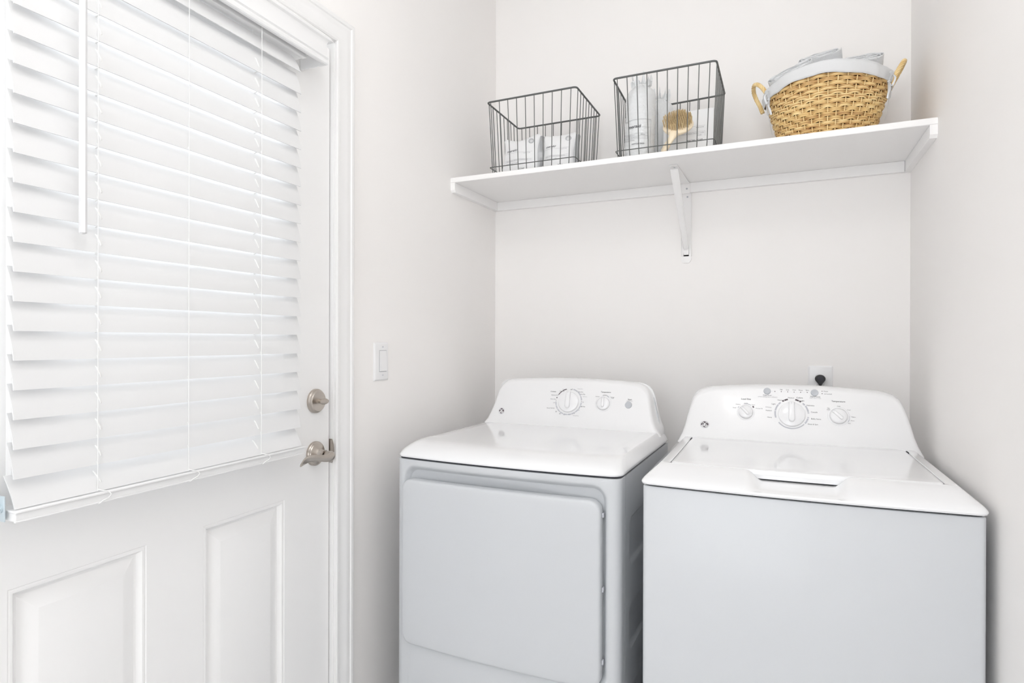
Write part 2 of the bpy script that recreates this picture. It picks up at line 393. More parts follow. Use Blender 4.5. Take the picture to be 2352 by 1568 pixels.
for t in (.7013, .5185, .3255):
    g.tube([(.0735, -t, z) for z in (1.965, 1.6, 1.3, .969)], .0007, 6)
    g.tube([(.0450, -t, z) for z in (1.965, 1.6, 1.3, .969)], .0007, 6)
    for k in range(20):
        zb = .9684+.0466*k; g.tube([(.0735, -t, zb-.001), (.0450, -t, zb+.0540)], .0005, 4)
    # loop of cord round the bottom rail
    lo = [(.0735, -t, .972), (.079, -(t-.004), .9695), (.0855, -(t-.012), .9665), (.0870, -(t-.015), .9615), (.0850, -(t-.012), .9560), (.0825, -(t-.003), .9525), (.079, -t, .9480), (.075, -t, .9465)]
    g.tube(lo, .0009, 6)
build('ladder_cord', g, 'cord', blind, 60, local=True)
for t in (.6950, .3320):      # lift cord, seen where it leaves the slot of each slat
    g = G()
    pts = []
    for k in range(19, -1, -1):
        zb = .9684+.0466*k; ob, ot, hh_ = (.0700, .0515, .0565) if k else (.0730, .0440, .0500)
        def oo(z): q = (z-zb)/hh_; return ob+(ot-ob)*q+.0022*4*q*(1-q)+.0022
        pts += [(oo(zb+.042)-.009, -(t+.0042), zb+.0420), (oo(zb+.036)-.008, -(t+.0040), zb+.0365), (oo(zb+.033)-.004, -(t+.0040), zb+.0345), (oo(zb+.031), -(t+.0030), zb+.0310), (oo(zb+.022), -t, zb+.0220), (oo(zb+.015), -(t-.0022), zb+.0150), (oo(zb+.012)-.004, -(t-.0030), zb+.0120), (oo(zb+.010)-.008, -(t-.0030), zb+.0100), (oo(zb+.004)-.009, -(t-.0026), zb+.0040)]
    g.tube(pts, .0014, 6)
    build('lift_cord', g, 'cord', blind, 60, local=True)
g = G(); rings = []
for z, r in ((1.4132, .0052), (1.4140, .0060), (1.9440, .0058), (1.9480, .0040)):
    rings.append([(.0985+r*math.cos(2*PI*k/6), -.7428+r*math.sin(2*PI*k/6), z) for k in range(6)])
g.loft(rings); g.tube([(.0985, -.7428, 1.946), (.097, -.7428, 1.964), (.080, -.7428, 1.972), (.060, -.7428, 1.975)], .0014, 8)
g.box((.0955, -.7458, 1.4118), (.1015, -.7398, 1.4134))
build('tilt_wand', g, 'wand', blind, 30, local=True)
g = G(); g.box((.0015, -.905, .950), (.0035, -.838, .992), r=.0006); g.box((.0015, -.8395, .950), (.064, -.8375, .990), r=.0006)
for y_ in (-.852,):
    g.rev([(.0068, .0), (.0068, .0015), (.0040, .0018), (.0040, .010), (.0030, .0125), (0, .013)], (.054, -.8395, .970), (0, -1, 0), n=16)
    g.rev([(.0045, .0), (.0045, .004), (0, .0045)], (.0035, -.872, .965), (1, 0, 0), n=16)
build('hold_down_bracket', g, 'zinc', blind, 30, local=True)

# ------------------------------------------------------------------ switch, outlet and plug
sw = thing('light_switch', (0, -.8240, 1.167), 'white rocker light switch plate on wall between door and dryer', 'light switch')
def plateg(c, ax, hw, hh):   # bevelled wall plate; ax 'x' faces +x, 'y' faces -y
    rs = []
    for ins, h in ((0, 0), (0, .002), (.0015, .0038), (.004, .0055), (.006, .0060)):
        q = rxz(0, 0, hw-ins, hh-ins, .004, lambda x, z: 0, nc=4, ne=2)
        rs.append([(c[0]+h, c[1]+x, c[2]+z) if ax == 'x' else (c[0]+x, c[1]-h, c[2]+z) for x, _, z in q])
    return G().loft(rs)
build('plate', plateg((0, -.8240, 1.1672), 'x', .0370, .0607), 'plate', sw, 30)
g = G(); g.box((.0055, -.8380, 1.1345), (.0064, -.8010, 1.2030), r=.0003)
build('switch_surround', g, 'inkl', sw, 0)
rs = G(); y0, y1 = -.8365, -.8025
pr = [(.004, 1.1362), (.0085, 1.1362), (.0105, 1.1372), (.0078, 1.1690), (.0068, 1.2005), (.0064, 1.2015), (.004, 1.2015)]
rs.loft([[(x, y, z) for x, z in pr] for y in (y0, y1)])
build('rocker', rs, 'plate', sw, 20)
for z in (1.1240, 1.2135):
    g = G().rev([(.0028, .0058), (.0028, .0066), (0, .0070)], (0, -.8195, z), (1, 0, 0), n=14); build('screw', g, 'mark', sw, 40)

ot = thing('wall_outlet', (1.2804, 0, 1.092), 'white outlet plate on the back wall behind the washer', 'outlet')
build('plate', plateg((1.2804, 0, 1.0905), 'y', .0393, .0585), 'plate', ot, 30)
g = G()
for dz in (.0195, -.0195):
    rs = []
    for r, h in ((.0172, .005), (.0172, .0078), (.0160, .0086)):
        rs.append([(1.2795+max(-.0165, min(.0165, r*1.03*math.cos(a))), -h, 1.0895+dz+max(-.0135, min(.0135, r*math.sin(a)))) for a in [2*PI*k/32 for k in range(32)]])
    g.loft(rs, cap0=False)
build('receptacle', g, 'plate', ot, 30)
pl = thing('power_plug', (1.2792, -.009, 1.103), 'black plug and cord in the outlet behind the washer', 'plug')
g = G(); rs = []
for y, sc in ((-.009, .96), (-.012, 1.0), (-.026, 1.0), (-.031, .93), (-.033, .8)):
    out = []
    for k in range(40):
        a = 2*PI*k/40; s_, c_ = math.sin(a), math.cos(a)
        # onion outline: wide rounded head, narrow tail
        z = s_*(.0140 if s_ > 0 else .0290); w = .0168*(1 if s_ > 0 else (1-.56*sstep(0.05, .8, -s_)))
        out.append((1.2792+c_*w*sc, y, 1.1040+z*sc))
    rs.append(out)
g.loft(rs); build('plug_body', g, 'black', pl, 40)
g = G(); g.rev([(.0085, -.0332), (.0078, -.0340), (.0035, -.0342)], (1.2792, 0, 1.105), (0, 1, 0), n=24)
build('grip_ring', g, 'gap', pl, 40)
g = G(); g.tube([(1.2792, -.021, 1.080), (1.2792, -.021, 1.05), (1.280, -.023, .98), (1.283, -.03, .8), (1.29, -.04, .4), (1.29, -.1, .02)], .0045, 10)
build('cord', g, 'black', pl, 60)

# ------------------------------------------------------------------ shelf and bracket
ZS, DS = 1.8368, .389
xe = W0+FL*DS
sh = thing('wall_shelf', (W0/2, 0, ZS), 'long white wall shelf above the washer and dryer', 'shelf')
g = G(); v = [(0, 0), (W0, 0), (xe, -DS), (0, -DS)]
rs = []
for ins, z in ((.0015, ZS), (0, ZS+.0015), (0, ZS+.0175), (.0015, ZS+.019)):
    rs.append([(x+(ins if x < .5 else -ins)*(1 if i > 1 else 0), y+(ins if i > 1 else 0), z) for i, (x, y) in enumerate(v)])
g.loft(rs); build('board', g, 'shelf', sh, 30)
ZC = 1.8005
def cleat(pts, z0=ZC, z1=ZS-.0004, cut=None):
    g = G(); g.loft([[(x, y, z0) for x, y in pts], [(x, y, z1) for x, y in pts]]); return g
g = cleat([(0.0185, 0), (0.0185, -.0185), (W0-.019, -.0185), (W0-.019, 0)]); build('cleat', g, 'shelf', sh, 20)
def side_cleat(x0, x1, dx):
    g = G(); rs = []
    for x, s in ((x0, 0), (x1, 0)):
        rs.append([(x+dx*max(0, -y), y, z) for y, z in ((0, ZC), (0, ZS-.0004), (-DS+.001, ZS-.0004), (-DS+.001, ZC+.009), (-DS+.008, ZC))])
    g.loft(rs); return g
build('cleat', side_cleat(0, .0185, 0), 'shelf', sh, 20)
build('cleat', side_cleat(W0-.0185, W0, FL), 'shelf', sh, 20)
br = thing('shelf_bracket', (.8190, 0, 1.6), 'white metal bracket under the middle of the shelf', 'bracket')
bx = .8185
g = G()   # wall arm with clipped end
ol = [(-.0185, ZS), (-.0185, 1.545), (-.011, 1.5345), (.011, 1.5345), (.0185, 1.545), (.0185, ZS)]
g.loft([[(bx+x, -.0015-.0185*(0 if z < 0 else 0), z) for x, z in ol], [(bx+x, -.0035, z) for x, z in ol]])
for s_ in (-1, 1): g.box((bx+s_*.0185-.001, -.010, 1.56), (bx+s_*.0185+.001, 0, ZC), r=.0004)
g.box((bx-.0165, -.0215, ZC-.004), (bx+.0165, -.0190, ZS-.002), r=.0005)
build('wall_arm', g, 'shelf', br, 30)
g = G()   # shelf arm, rounded tip
tip = [(bx-.0145, -.018), (bx-.0140, -.278)]+[(bx-.0140+.004*(1-math.cos(a)), -.2805-.007*math.sin(a)) for a in (.6, 1.2)]+[(bx+.0140-.004*(1-math.cos(a)), -.2805-.007*math.sin(a)) for a in (1.2, .6)]+[(bx+.0140, -.278), (bx+.0145, -.018)]
g.loft([[(x, y, ZS-.0035) for x, y in tip], [(x, y, ZS-.0005) for x, y in tip]])
build('shelf_arm', g, 'shelf', br, 30)
g = G(); rs = []
for i in range(13):
    s_ = i/12; y = -.268+.255*s_; z = ZS-.006-.238*(s_**.93)+.010*math.sin(PI*s_)
    w = .0135-.0035*s_; d = .0035
    rs.append([(bx-w, y+d, z), (bx-w, y-d*.4, z-.004), (bx-w*.6, y-d, z-.006), (bx+w*.6, y-d, z-.006), (bx+w, y-d*.4, z-.004), (bx+w, y+d, z), (bx+w-.002, y+d+.001, z+.001), (bx-w+.002, y+d+.001, z+.001)])
g.loft(rs)
rs = [[(bx-.009, -.004, 1.565), (bx+.009, -.004, 1.565), (bx+.0095, -.012, 1.60), (bx-.0095, -.012, 1.60)], [(bx-.010, -.004, 1.56), (bx+.010, -.004, 1.56), (bx+.010, -.004, 1.60), (bx-.010, -.004, 1.60)]]
g.loft(rs)
build('brace', g, 'shelf', br, 30)
for p, ax in (((bx, -.262, ZS-.0035), (0, 0, -1)), ((bx+.004, -.0215, ZC+.014), (0, -1, 0)), ((bx, -.0037, 1.577), (0, -1, 0)), ((bx+.004, -.0037, 1.787), (0, -1, 0))):
    g = G().rev([(.0035, 0), (.0032, .0012), (.0016, .0018), (.0014, .0006), (0, .0005)], p, ax, n=14); build('screw', g, 'mark', br, 40)

# ------------------------------------------------------------------ appliance helpers
def console(root, c0, half, top, rear, ymax, dl):
    """half: list of (half width, z) up the side; front face leans back 0.4 per unit height from y=c0 at z=.93"""
    def yf(z): return c0+.4*(z-.93)
    right = [(w, z) for w, z in half]
    tp = [(half[-1][0]*(1-2*k/14), top[0]+(top[1]-top[0])*(1-(1-2*k/14)**2)) for k in range(1, 14)]
    ol = right+tp+[(-w, z) for w, z in half[::-1]]
    bot = [(-half[0][0]*(1-2*k/10), half[0][1]) for k in range(1, 10)]
    ol = ol+bot
    n = len(ol); zc = 1.0
    def ring(ins, dep, fl, s):
        r = []
        for i, (x, z) in enumerate(ol):
            kx = 1 if abs(x) > half[-1][0]*.999 else abs(x)/half[-1][0]
            hf = abs(x) if abs(x) >= half[-1][0]*.999 else half[-1][0]; wr = min(rear, hf+dl) if hf < rear else rear; xx = x*(1+fl*(wr/hf-1))
            x2 = xx-math.copysign(ins, x)*min(1, abs(x)/.2)
            z2 = z-(ins if z > 1.06 else 0)*sstep(1.05, 1.08, z)
            y = yf(z2)+dep; y = y*(1-s)+ymax*s
            r.append((x2, y, z2))
        return r
    g = G()
    g.loft([ring(.0125, 0, 0, 0), ring(.0085, .0006, 0, 0), ring(.0045, .0028, 0, 0), ring(.0015, .0070, 0, 0), ring(0, .0130, 0, 0), ring(-.001, .026, .35, .05), ring(-.001, .045, .75, .35), ring(0, .05, 1, .7), ring(0, 0, 1, 1)])
    return build('console', g, 'appcon', root, 50, local=True), yf
SQ = math.sqrt(1.16)
def onc(yf, cx, cz, lift=.0004):
    """map flat coords round (cx, cz) on the leaning console face to 3D"""
    n = Vector((0, -1/SQ, .4/SQ))
    def f(a, b):
        z = cz+b/SQ; return Vector((cx+a, yf(z), z))+n*lift
    return f
def marks(g, f, r0, r1, a0, a1, m=0, n=10):
    v = []
    for i in range(n+1):
        a = math.radians(a0+(a1-a0)*i/n); v += [f(r0*math.sin(a), r0*math.cos(a)), f(r1*math.sin(a), r1*math.cos(a))]
    g.add(v, [(2*i, 2*i+1, 2*i+3, 2*i+2) for i in range(n)], m)
def dot(g, f, x, y, r, m=0):
    v = [f(x+r*math.cos(2*PI*k/12), y+r*math.sin(2*PI*k/12)) for k in range(12)]; g.add(v, [tuple(range(12))], m)
def knob(root, yf, cx, cz, r, h, ang, big=False):
    n = Vector((0, -1/SQ, .4/SQ)); o = Vector((cx, yf(cz), cz)); e1 = Vector((1, 0, 0)); e2 = Vector((0, .4/SQ, 1/SQ))
    g = G()
    rim = r
    if not big: g.rev([(r*1.28, 0), (r*1.26, .0007), (r*1.10, .0010)], o, n, n=64, cap1=False)
    g.rev([(r*1.01, 0), (r*1.01, .0020), (r*1.0, .0040), (r*.97, .0068), (r*.90, .0080), (r*.6, .0098), (r*.3, .0106), (0, .0108)], o, n, n=64)
    k = build('knob', g, 'knob', root, 40, local=True)
    # raised grip bar from above the rim to past the centre
    ca, sa = math.cos(math.radians(ang)), math.sin(math.radians(ang)); u = e2*ca+e1*sa; w = e1*ca-e2*sa
    g = G(); hwid = r*.24; L0, L1 = -r*.42, r*.97
    def pr(t, ww, hh): return o+u*t+w*ww+n*hh
    rs = []
    for ins, hh in ((-.001, .006), (0, h*.5), (.0004, h*.85), (.0016, h*.97), (.0032, h)):
        p = []
        for q in range(17):
            a = PI+PI*q/16; p.append(pr(L0+(hwid-ins)*1.1*math.sin(a)*1.0+ins, (hwid-ins)*math.cos(a), hh))
        p += [pr(L1-ins, hwid*.86-ins, hh*.93), pr(L1-ins, -(hwid*.86-ins), hh*.93)]
        rs.append(p)
    g.loft(rs, cap0=False); build('grip', g, 'knob', k, 45, local=True)
    g = G()
    f = lambda a, b: o+u*b+w*a+n*(h*.95+.0003)
    g.add([f(-.0005, L1-.007), f(.0005, L1-.007), f(.0005, L1-.002), f(-.0005, L1-.002)], [(0, 1, 2, 3)])
    build('pointer_line', g, 'mark', k, 0, local=True)
def badge(root, yf, cx, cz, rx, rz_):
    f = onc(yf, cx, cz, .0010); g = G()
    def disc(r, l, m):
        ff = onc(yf, cx, cz, l); g.add([ff(r*rx*math.cos(2*PI*k/40), r*rz_*math.sin(2*PI*k/40)) for k in range(40)], [tuple(range(40))], m)
    disc(1.22, .0006, 2); disc(1.15, .0008, 1); disc(1.0, .0010, 0)
    lf = onc(yf, cx, cz, .0013)
    def stroke(pts, w):
        P = [Vector(p) for p in pts]; v = []
        for i, p in enumerate(P):
            t = (P[min(i+1, len(P)-1)]-P[max(i-1, 0)]).normalized(); nn = Vector((-t.y, t.x)); ww = w*(.55+.45*math.sin(PI*i/(len(P)-1)))
            v += [lf((p.x+nn.x*ww)*rx, (p.y+nn.y*ww)*rz_), lf((p.x-nn.x*ww)*rx, (p.y-nn.y*ww)*rz_)]
        g.add(v, [(2*i, 2*i+1, 2*i+3, 2*i+2) for i in range(len(P)-1)], 1)
    def arc(cx_, cy_, r, a0, a1, n=12, k=1): return [(cx_+r*math.cos(math.radians(a0+(a1-a0)*i/n)), cy_+k*r*math.sin(math.radians(a0+(a1-a0)*i/n))) for i in range(n+1)]
    def sm(P):      # smooth curve through points
        P = [Vector(p) for p in P]; Q = []
        for i in range(len(P)-1):
            p0, p1, p2, p3 = P[max(i-1, 0)], P[i], P[i+1], P[min(i+2, len(P)-1)]
            for k in range(5):
                t = k/5; Q.append(.5*((2*p1)+(p2-p0)*t+(2*p0-5*p1+4*p2-p3)*t*t+(3*p1-p0-3*p2+p3)*t**3))
        return Q+[P[-1]]
    stroke(sm([(-.62, .39), (-.46, .31), (-.30, .54), (-.08, .31), (-.09, .02), (-.22, -.35), (-.43, -.57), (-.68, -.43), (-.59, -.17), (-.35, -.06), (-.17, -.12)]), .10)
    stroke(sm([(.51, .35), (.35, .57), (.16, .35), (.14, .09), (-.01, -.17), (.02, -.46), (.22, -.69), (.49, -.54), (.58, -.24), (.41, -.07), (.27, -.20), (.32, -.39)]), .10)
    for a in (20, 110, 200, 290): stroke(arc(0, 0, .90, a, a+62), .045)
    return build('logo_badge', g, ['markd', 'white', 'mark'], root, 0, local=True)

# ------------------------------------------------------------------ dryer
DR = (.4600, -.5875, 0)
dry = thing('clothes_dryer', DR, 'white front loading dryer with large square door, left of the washer', 'dryer')
hw, yF, yR = .340, -.3175, .3165
def cyl(x): return yF-.016*(1-(x/hw)**2)
g = G(); R = .022; rs = []
zc, hz = (.03+.8845)/2, (.8845-.03)/2
seam = -.268
def body(ins, fy, r=.0012): return rxz(0, zc, hw-ins, hz, r, fy)
rs += [body(0, lambda x, z: seam)]
rs += [body(0, lambda x, z: cyl(hw-.001)+R)]
for a in (15, 30, 45, 60, 75, 90):
    a = math.radians(a); rs.append(body(R*(1-math.cos(a))*1.0, (lambda a: lambda x, z: cyl(x)+R*(1-math.sin(a)))(a)))
rx0, rx1, rz0, rz1 = -.3150, .3085, .3410, .8690
rcx, rcz, rhx, rhz = (rx0+rx1)/2, (rz0+rz1)/2, (rx1-rx0)/2, (rz1-rz0)/2
for ins, d, rr_ in ((-.004, 0, .040), (0, .0004, .040), (.003, .0018, .039), (.006, .0050, .037), (.009, .0100, .035), (.012, .0165, .033), (.016, .0215, .030), (.022, .0235, .026)):
    rs.append(rxz(rcx, rcz, rhx-ins, rhz-ins, rr_, (lambda d: lambda x, z: cyl(x)+d)(d)))
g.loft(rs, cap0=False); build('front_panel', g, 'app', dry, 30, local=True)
# side panels with pressed pockets
def side_panel(sx):
    g = G(); ys = [seam+.0015+(yR-seam-.0015)*i/130 for i in range(131)]; zs_ = [.03+(.8845-.03)*i/170 for i in range(171)]
    def dep(y, z):
        d = 0
        for a, b in ((.635, .765), (.405, .530), (.175, .300)):
            yy0, yy1 = -.222, .26; hy, hz_ = (yy1-yy0)/2, (b-a)/2; r = .03
            sl = .0
            qy = abs(y-(yy0+yy1)/2)-hy+r; qz = abs(z-sl*(y)-(a+b)/2)-hz_+r
            sd = math.hypot(max(qy, 0), max(qz, 0))+min(max(qy, qz), 0)-r
            d = max(d, .007*(1-sstep(-.012, 0, sd)))
        return d
    v = [(sx*(hw-dep(y, z)), y, z) for y in ys for z in zs_]; n = len(zs_)
    g.add(v, [(i*n+k, i*n+k+1, (i+1)*n+k+1, (i+1)*n+k) for i in range(len(ys)-1) for k in range(n-1)])
    # returns at the front and the rear edge
    y0_, y1_ = ys[0], ys[-1]
    g.add([(sx*hw, y0_, .03), (sx*hw, y0_, .8845), (sx*(hw-.012), y0_, .8845), (sx*(hw-.012), y0_, .03)], [(0, 1, 2, 3)])
    g.add([(sx*hw, y0_, .8845), (sx*hw, y1_, .8845), (sx*(hw-.02), y1_, .8845), (sx*(hw-.02), y0_, .8845)], [(0, 1, 2, 3)])
    return g
for s_ in (1, -1): build('side_panel', side_panel(s_), 'app', dry, 30, local=True)
build('rear_panel', G().box((-hw+.004, yR-.004, .03), (hw-.004, yR, .884)), 'app', dry, 0, local=True)
g = G(); g.loft([rr(hw-.004, yF+.006, yR-.005, .018, z, bow=.015) for z in (.878, .8892)]); build('top_seam', g, 'gap', dry, 30, local=True)  # dark ring added so the gap under the top reads as shade
# door
g = G(); dx0, dx1, dz0, dz1 = -.3125, .2920, .3480, .8285
dcx, dcz, dhx, dhz = (dx0+dx1)/2, (dz0+dz1)/2, (dx1-dx0)/2, (dz1-dz0)/2
rs = []
for ins, d, r_ in ((.006, .0205, .026), (.001, .0190, .031), (0, .0120, .032), (0, -.0060, .032), (.0012, -.0095, .031), (.0040, -.0120, .029), (.0080, -.0130, .026), (.02, -.0132, .02), (.06, -.0135, 1e-7)):
    rs.append(rxz(dcx, dcz, dhx-ins, dhz-ins, r_, (lambda d: lambda x, z: cyl(x)+d)(d)))
# front face as horizontal strips so that the bow stays smooth
g.loft(rs, cap0=True, cap1=False)
x0_, x1_, z0_, z1_ = dcx-dhx+.06, dcx+dhx-.06, dcz-dhz+.06, dcz+dhz-.06; NE = 28
v = [(x0_+(x1_-x0_)*i/NE, cyl(x0_+(x1_-x0_)*i/NE)-.0135, z0_+(z1_-z0_)*k/NE) for i in range(NE+1) for k in range(NE+1)]
g.add(v, [(i*(NE+1)+k, i*(NE+1)+k+1, (i+1)*(NE+1)+k+1, (i+1)*(NE+1)+k) for i in range(NE) for k in range(NE)])
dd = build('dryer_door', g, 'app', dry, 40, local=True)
g = G()
for z in (.790, .600, .415):
    g = G(); g.box((dx1+.0005, cyl(.29)+.0015, z-.006), (dx1+.005, cyl(.29)+.012, z+.006), r=.001); build('door_hinge', g, 'mark', dd, 30, local=True)
# top with bull-nosed front
def deck(prm, hw, yF, yR, r, bow, dzf=None):
    rs = []
    for fi, si, bi, z in prm:
        rs.append(rr(hw-si, yF+fi, yR-bi, max(.004, r-.2*si), z, bow=bow, rb=.012, dz=(lambda fi: (lambda x, y: dzf(x, y, fi)))(fi) if dzf else None))
    return rs
g = G()
dk = [(.002, .002, 0, .8890), (-.003, -.001, -.001, .8905), (-.004, -.002, -.002, .8945), (-.0025, -.001, -.001, .8985), (.003, .002, .001, .9045), (.011, .005, .003, .9100), (.021, .008, .005, .9150), (.034, .011, .007, .9195), (.049, .014, .009, .9235), (.064, .016, .010, .9260), (.079, .018, .011, .9275), (.100, .019, .012, .9282), (.130, .020, .013, .9285), (.20, .06, .03, .9285)]
g.loft(deck(dk, hw, yF, yR, .034, .015)); build('top_panel', g, 'apptop', dry, 30, local=True)
con, yf = console(dry, .2194, [(.336, .9160), (.326, .9290), (.316, .9430), (.308, .9620), (.301, .9850), (.295, 1.010), (.290, 1.035), (.285, 1.052), (.278, 1.066), (.268, 1.077), (.255, 1.0845), (.240, 1.0880)], (1.0880, 1.0965), .331, .300, .012)
g = G(); g.loft([[(sx*.326, .270, .9285), (sx*.326, .3150, .9285), (sx*.296, .3130, 1.040), (sx*.296, .296, 1.040)] for sx in (-1, 1)]); build('console_back', g, 'app', dry, 20, local=True)
DT_ = [('Cottons',-.0636,1.049,.0237,1),('Less Dry',-.0301,1.0509,.0209,0),('Easy Care',-.0195,1.0575,.0217,2),('Off',.0043,1.058,.0083,0),('Timed Dry',.0372,1.0612,.0237,2),('More Dry',.0406,1.0504,.022,0),('Less Dry',.0496,1.0431,.0211,0),('Optimum Dry',-.0557,1.0362,.0319,0),('Optimum',.0584,1.035,.0178,2),('More Dry',-.06,1.0218,.0236,0),('Off',-.0547,1.0097,.0084,2),('Off',.0537,1.016,.008,2),('Quick Fluff 20',-.0656,.9903,.0335,0),('20',-.0425,.9796,.0067,0),('30',-.027,.9729,.0066,0),('40',-.0108,.9705,.0066,0),('50',.0079,.9718,.0065,0),('60',.025,.9774,.0073,0),('70',.0414,.9885,.0056,0),('80 Min',.0561,1.001,.0177,0),('Timed Dry',.0331,.9685,.0258,2),('Temperature',.1335,1.053,.0409,1),('Medium',.1327,1.0431,.0157,0),('Delicates',.1047,1.0379,.0159,0),('No Heat',.1592,1.0375,.0155,0),('Fluff',.1596,1.0341,.0109,2),('Start',.2213,1.0321,.0166,1),('Hold to start',.2209,1.0267,.0257,2)]
WT_ = [('Load Size',-.1316,1.0524,.0322,1),('Medium',-.1549,1.0353,.0155,0),('Large',-.1313,1.0392,.0116,0),('Super',-.1097,1.0351,.0114,0),('Small',-.1654,1.0247,.0117,0),('Precise Fill',-.0928,1.0252,.0215,0),('Deep Rinse',-.07,1.0656,.0276,0),('(when adding fabric softener)',-.0689,1.0608,.0628,2),('Fill',-.0301,1.0841,.0068,0),('Soak',-.012,1.084,.0105,0),('Wash',.0064,1.0841,.011,0),('Rinse',.0247,1.0843,.0121,0),('Spin',.0428,1.0844,.0096,0),('Start/Pause',.0647,1.0666,.0308,0),('Hold 3 secs to reset',.0646,1.0621,.0355,2),('Pause',.0936,1.0832,.013,0),('Lid Locked',.0992,1.0758,.0234,0),('Medium',-.0024,1.0608,.0195,0),('Colors',.0214,1.0618,.0199,1),('Heavy',-.0311,1.0524,.0148,0),('Light',.0256,1.0526,.0133,0),('Light',-.0487,1.04,.0124,0),('Whites',-.0639,1.0304,.0199,2),('Medium',-.0626,1.0206,.0193,0),('Heavy',-.0598,1.0004,.0148,0),('Delicates',.0483,1.0403,.0238,0),('Casuals',.058,1.0214,.02,0),('Bulky Items',.0629,1.0014,.0299,0),('Drain & Spin',.0541,.9857,.0305,0),('Temperature',.1263,1.0545,.0415,1),('Tap',.0993,1.0345,.007,0),('Cold',.0992,1.0306,.0093,0),('Cold',.1266,1.0412,.0092,0),('Cool',.1532,1.032,.009,0),('Colors',.1643,1.0125,.0124,0),('Warm',.1616,1.0019,.0112,0),('Hot',.1533,.994,.0073,0)]
def labels(root, yf, T, CT):
    gs = {}
    for t, x, z, w, k in T:
        c = min(CT, key=lambda q: math.hypot(x-q[0], z-q[1])-q[2]); g = gs.setdefault(c, G())
        if len(T) > 30 and abs(x) < .064 and .98 < z < 1.056: x += math.copysign(.0028, x)
        text(g, t, w*.88, onc(yf, x, z), m=(1 if k == 2 else 0), off=(.010 if k == 1 else 0))
    for g in gs.values(): build('dial_lettering', g, ['ink', 'inkl'], root, 0, local=True)
labels(dry, yf, DT_, [(0, 1.0159, .05), (.1287, 1.02, .025), (.218, 1.0136, .01)])
g = G(); f = onc(yf, 0, 1.0159, .0005)
marks(g, f, .0465, .0495, -36, -16, 1); marks(g, f, .0465, .0495, -60, -38, 1); marks(g, f, .0465, .0500, -77, -72, 1, 3)
for a in (9, 87, 273): dot(g, f, .048*math.sin(math.radians(a)), .048*math.cos(math.radians(a)), .0011, 1)
for a0, a1 in ((15, 37), (39, 60), (62, 82), (92, 104), (106, 122), (124, 142), (144, 160), (162, 178), (180, 196), (198, 214), (216, 232), (234, 250), (252, 268)): marks(g, f, .0460, .0500, a0, a1, 0)
build('dial_marks', g, ['mark', 'markd'], dry, 0, local=True); g = G()
f2 = onc(yf, .1287, 1.0160, .0005); marks(g, f2, .027, .030, 22, 40, 0); dot(g, f2, -.004, .0275, .0010, 1)
build('dial_marks', g, ['mark', 'markd'], dry, 0, local=True)
knob(dry, yf, .0005, 1.0140, .0375, .0190, -2, True)
knob(dry, yf, .1287, 1.0140, .0225, .0150, -4)
nrm = Vector((0, -1/SQ, .4/SQ))
g = G(); g.rev([(.0120, 0), (.0120, .0020), (.0110, .0030), (.0060, .0026), (0, .0024)], (.218, yf(1.0136), 1.0136), nrm, n=36); build('start_button', g, 'button', dry, 40, local=True)
badge(dry, yf, -.259, .9715, .0105, .0105)
g = G()
for x in (-.29, .29):
    for y in (-.27, .27): g = G(); g.rev([(.018, 0), (.018, .012), (.008, .014), (.008, .04)], (x, y, 0), (0, 0, 1), n=16, cap0=True); build('levelling_foot', g, 'black', dry, 30, local=True)

# ------------------------------------------------------------------ washer
WR = (1.1966, -.6106, 0)
was = thing('washing_machine', WR, 'white top loading washer against the right wall', 'washer', rz=math.radians(1.4))
hw, yF, yR = .3415, -.3300, .3150
g = G()
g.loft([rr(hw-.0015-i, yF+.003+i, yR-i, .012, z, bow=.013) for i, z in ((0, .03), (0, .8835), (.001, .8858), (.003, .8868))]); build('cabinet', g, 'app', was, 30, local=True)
g = G(); g.loft([rr(hw-.006, yF+.010, yR-.005, .010, z, bow=.013) for z in (.884, .8905)]); build('top_seam', g, 'gap', was, 30, local=True)  # added dark ring, stands for the shade inside the seam
LF, LB, LH = -.2440, .2010, .2880      # lid front, back, half width
zsc = [(-.01, .8905), (0, .8965), (.006, .8990), (.015, .9005), (.030, .9020), (.045, .9035), (.060, .9050), (.075, .9062), (.0865, .9070), (.2, .9070)]
def scoop(x, y, fi, z):
    s_ = 1-sstep(.074, .108, abs(x))
    if y > LF+.02 or fi < 0: return 0
    for (a, za), (b, zb) in zip(zsc, zsc[1:]):
        if a <= fi <= b:
            zz = za+(zb-za)*(fi-a)/(b-a); return -max(0, z-zz)*s_
    return 0
dk = [(.003, .003, 0, .8895), (-.004, -.002, -.001, .8915), (-.0060, -.003, -.002, .8955), (-.0045, -.002, -.001, .8995), (.002, .002, .001, .9045), (.010, .006, .003, .9085), (.020, .011, .005, .9125), (.032, .016, .007, .9170), (.045, .021, .009, .9212), (.058, .025, .010, .9250), (.070, .028, .011, .9278), (.080, .030, .012, .9294), (.084, .031, .013, .9300)]
g = G(); rs = []
for fi, si, bi, z in dk:
    rs.append(rr(hw-si, yF+fi, yR-bi, max(.006, .03-.3*si) if fi > .002 else .022, z, bow=.013, rb=.012, dz=(lambda fi, z: (lambda x, y: scoop(x, y, fi, z)))(fi, z), nf=96))
lidr = lambda ins, z, s_=1: rr(LH-ins, LF+ins, LB-ins, .016, z, bow=.009, dz=(lambda x, y: scoop(x, y, .0865, z)*s_), nf=96)
rs.append(lidr(-.0025, .9305)); rs.append(lidr(-.0010, .9295)); rs.append(lidr(-.0005, .9170)); rs.append(lidr(.02, .9160))
g.loft(rs, cap0=False, cap1=True); build('top_panel', g, 'apptop', was, 32, local=True)
g = G(); rs = []
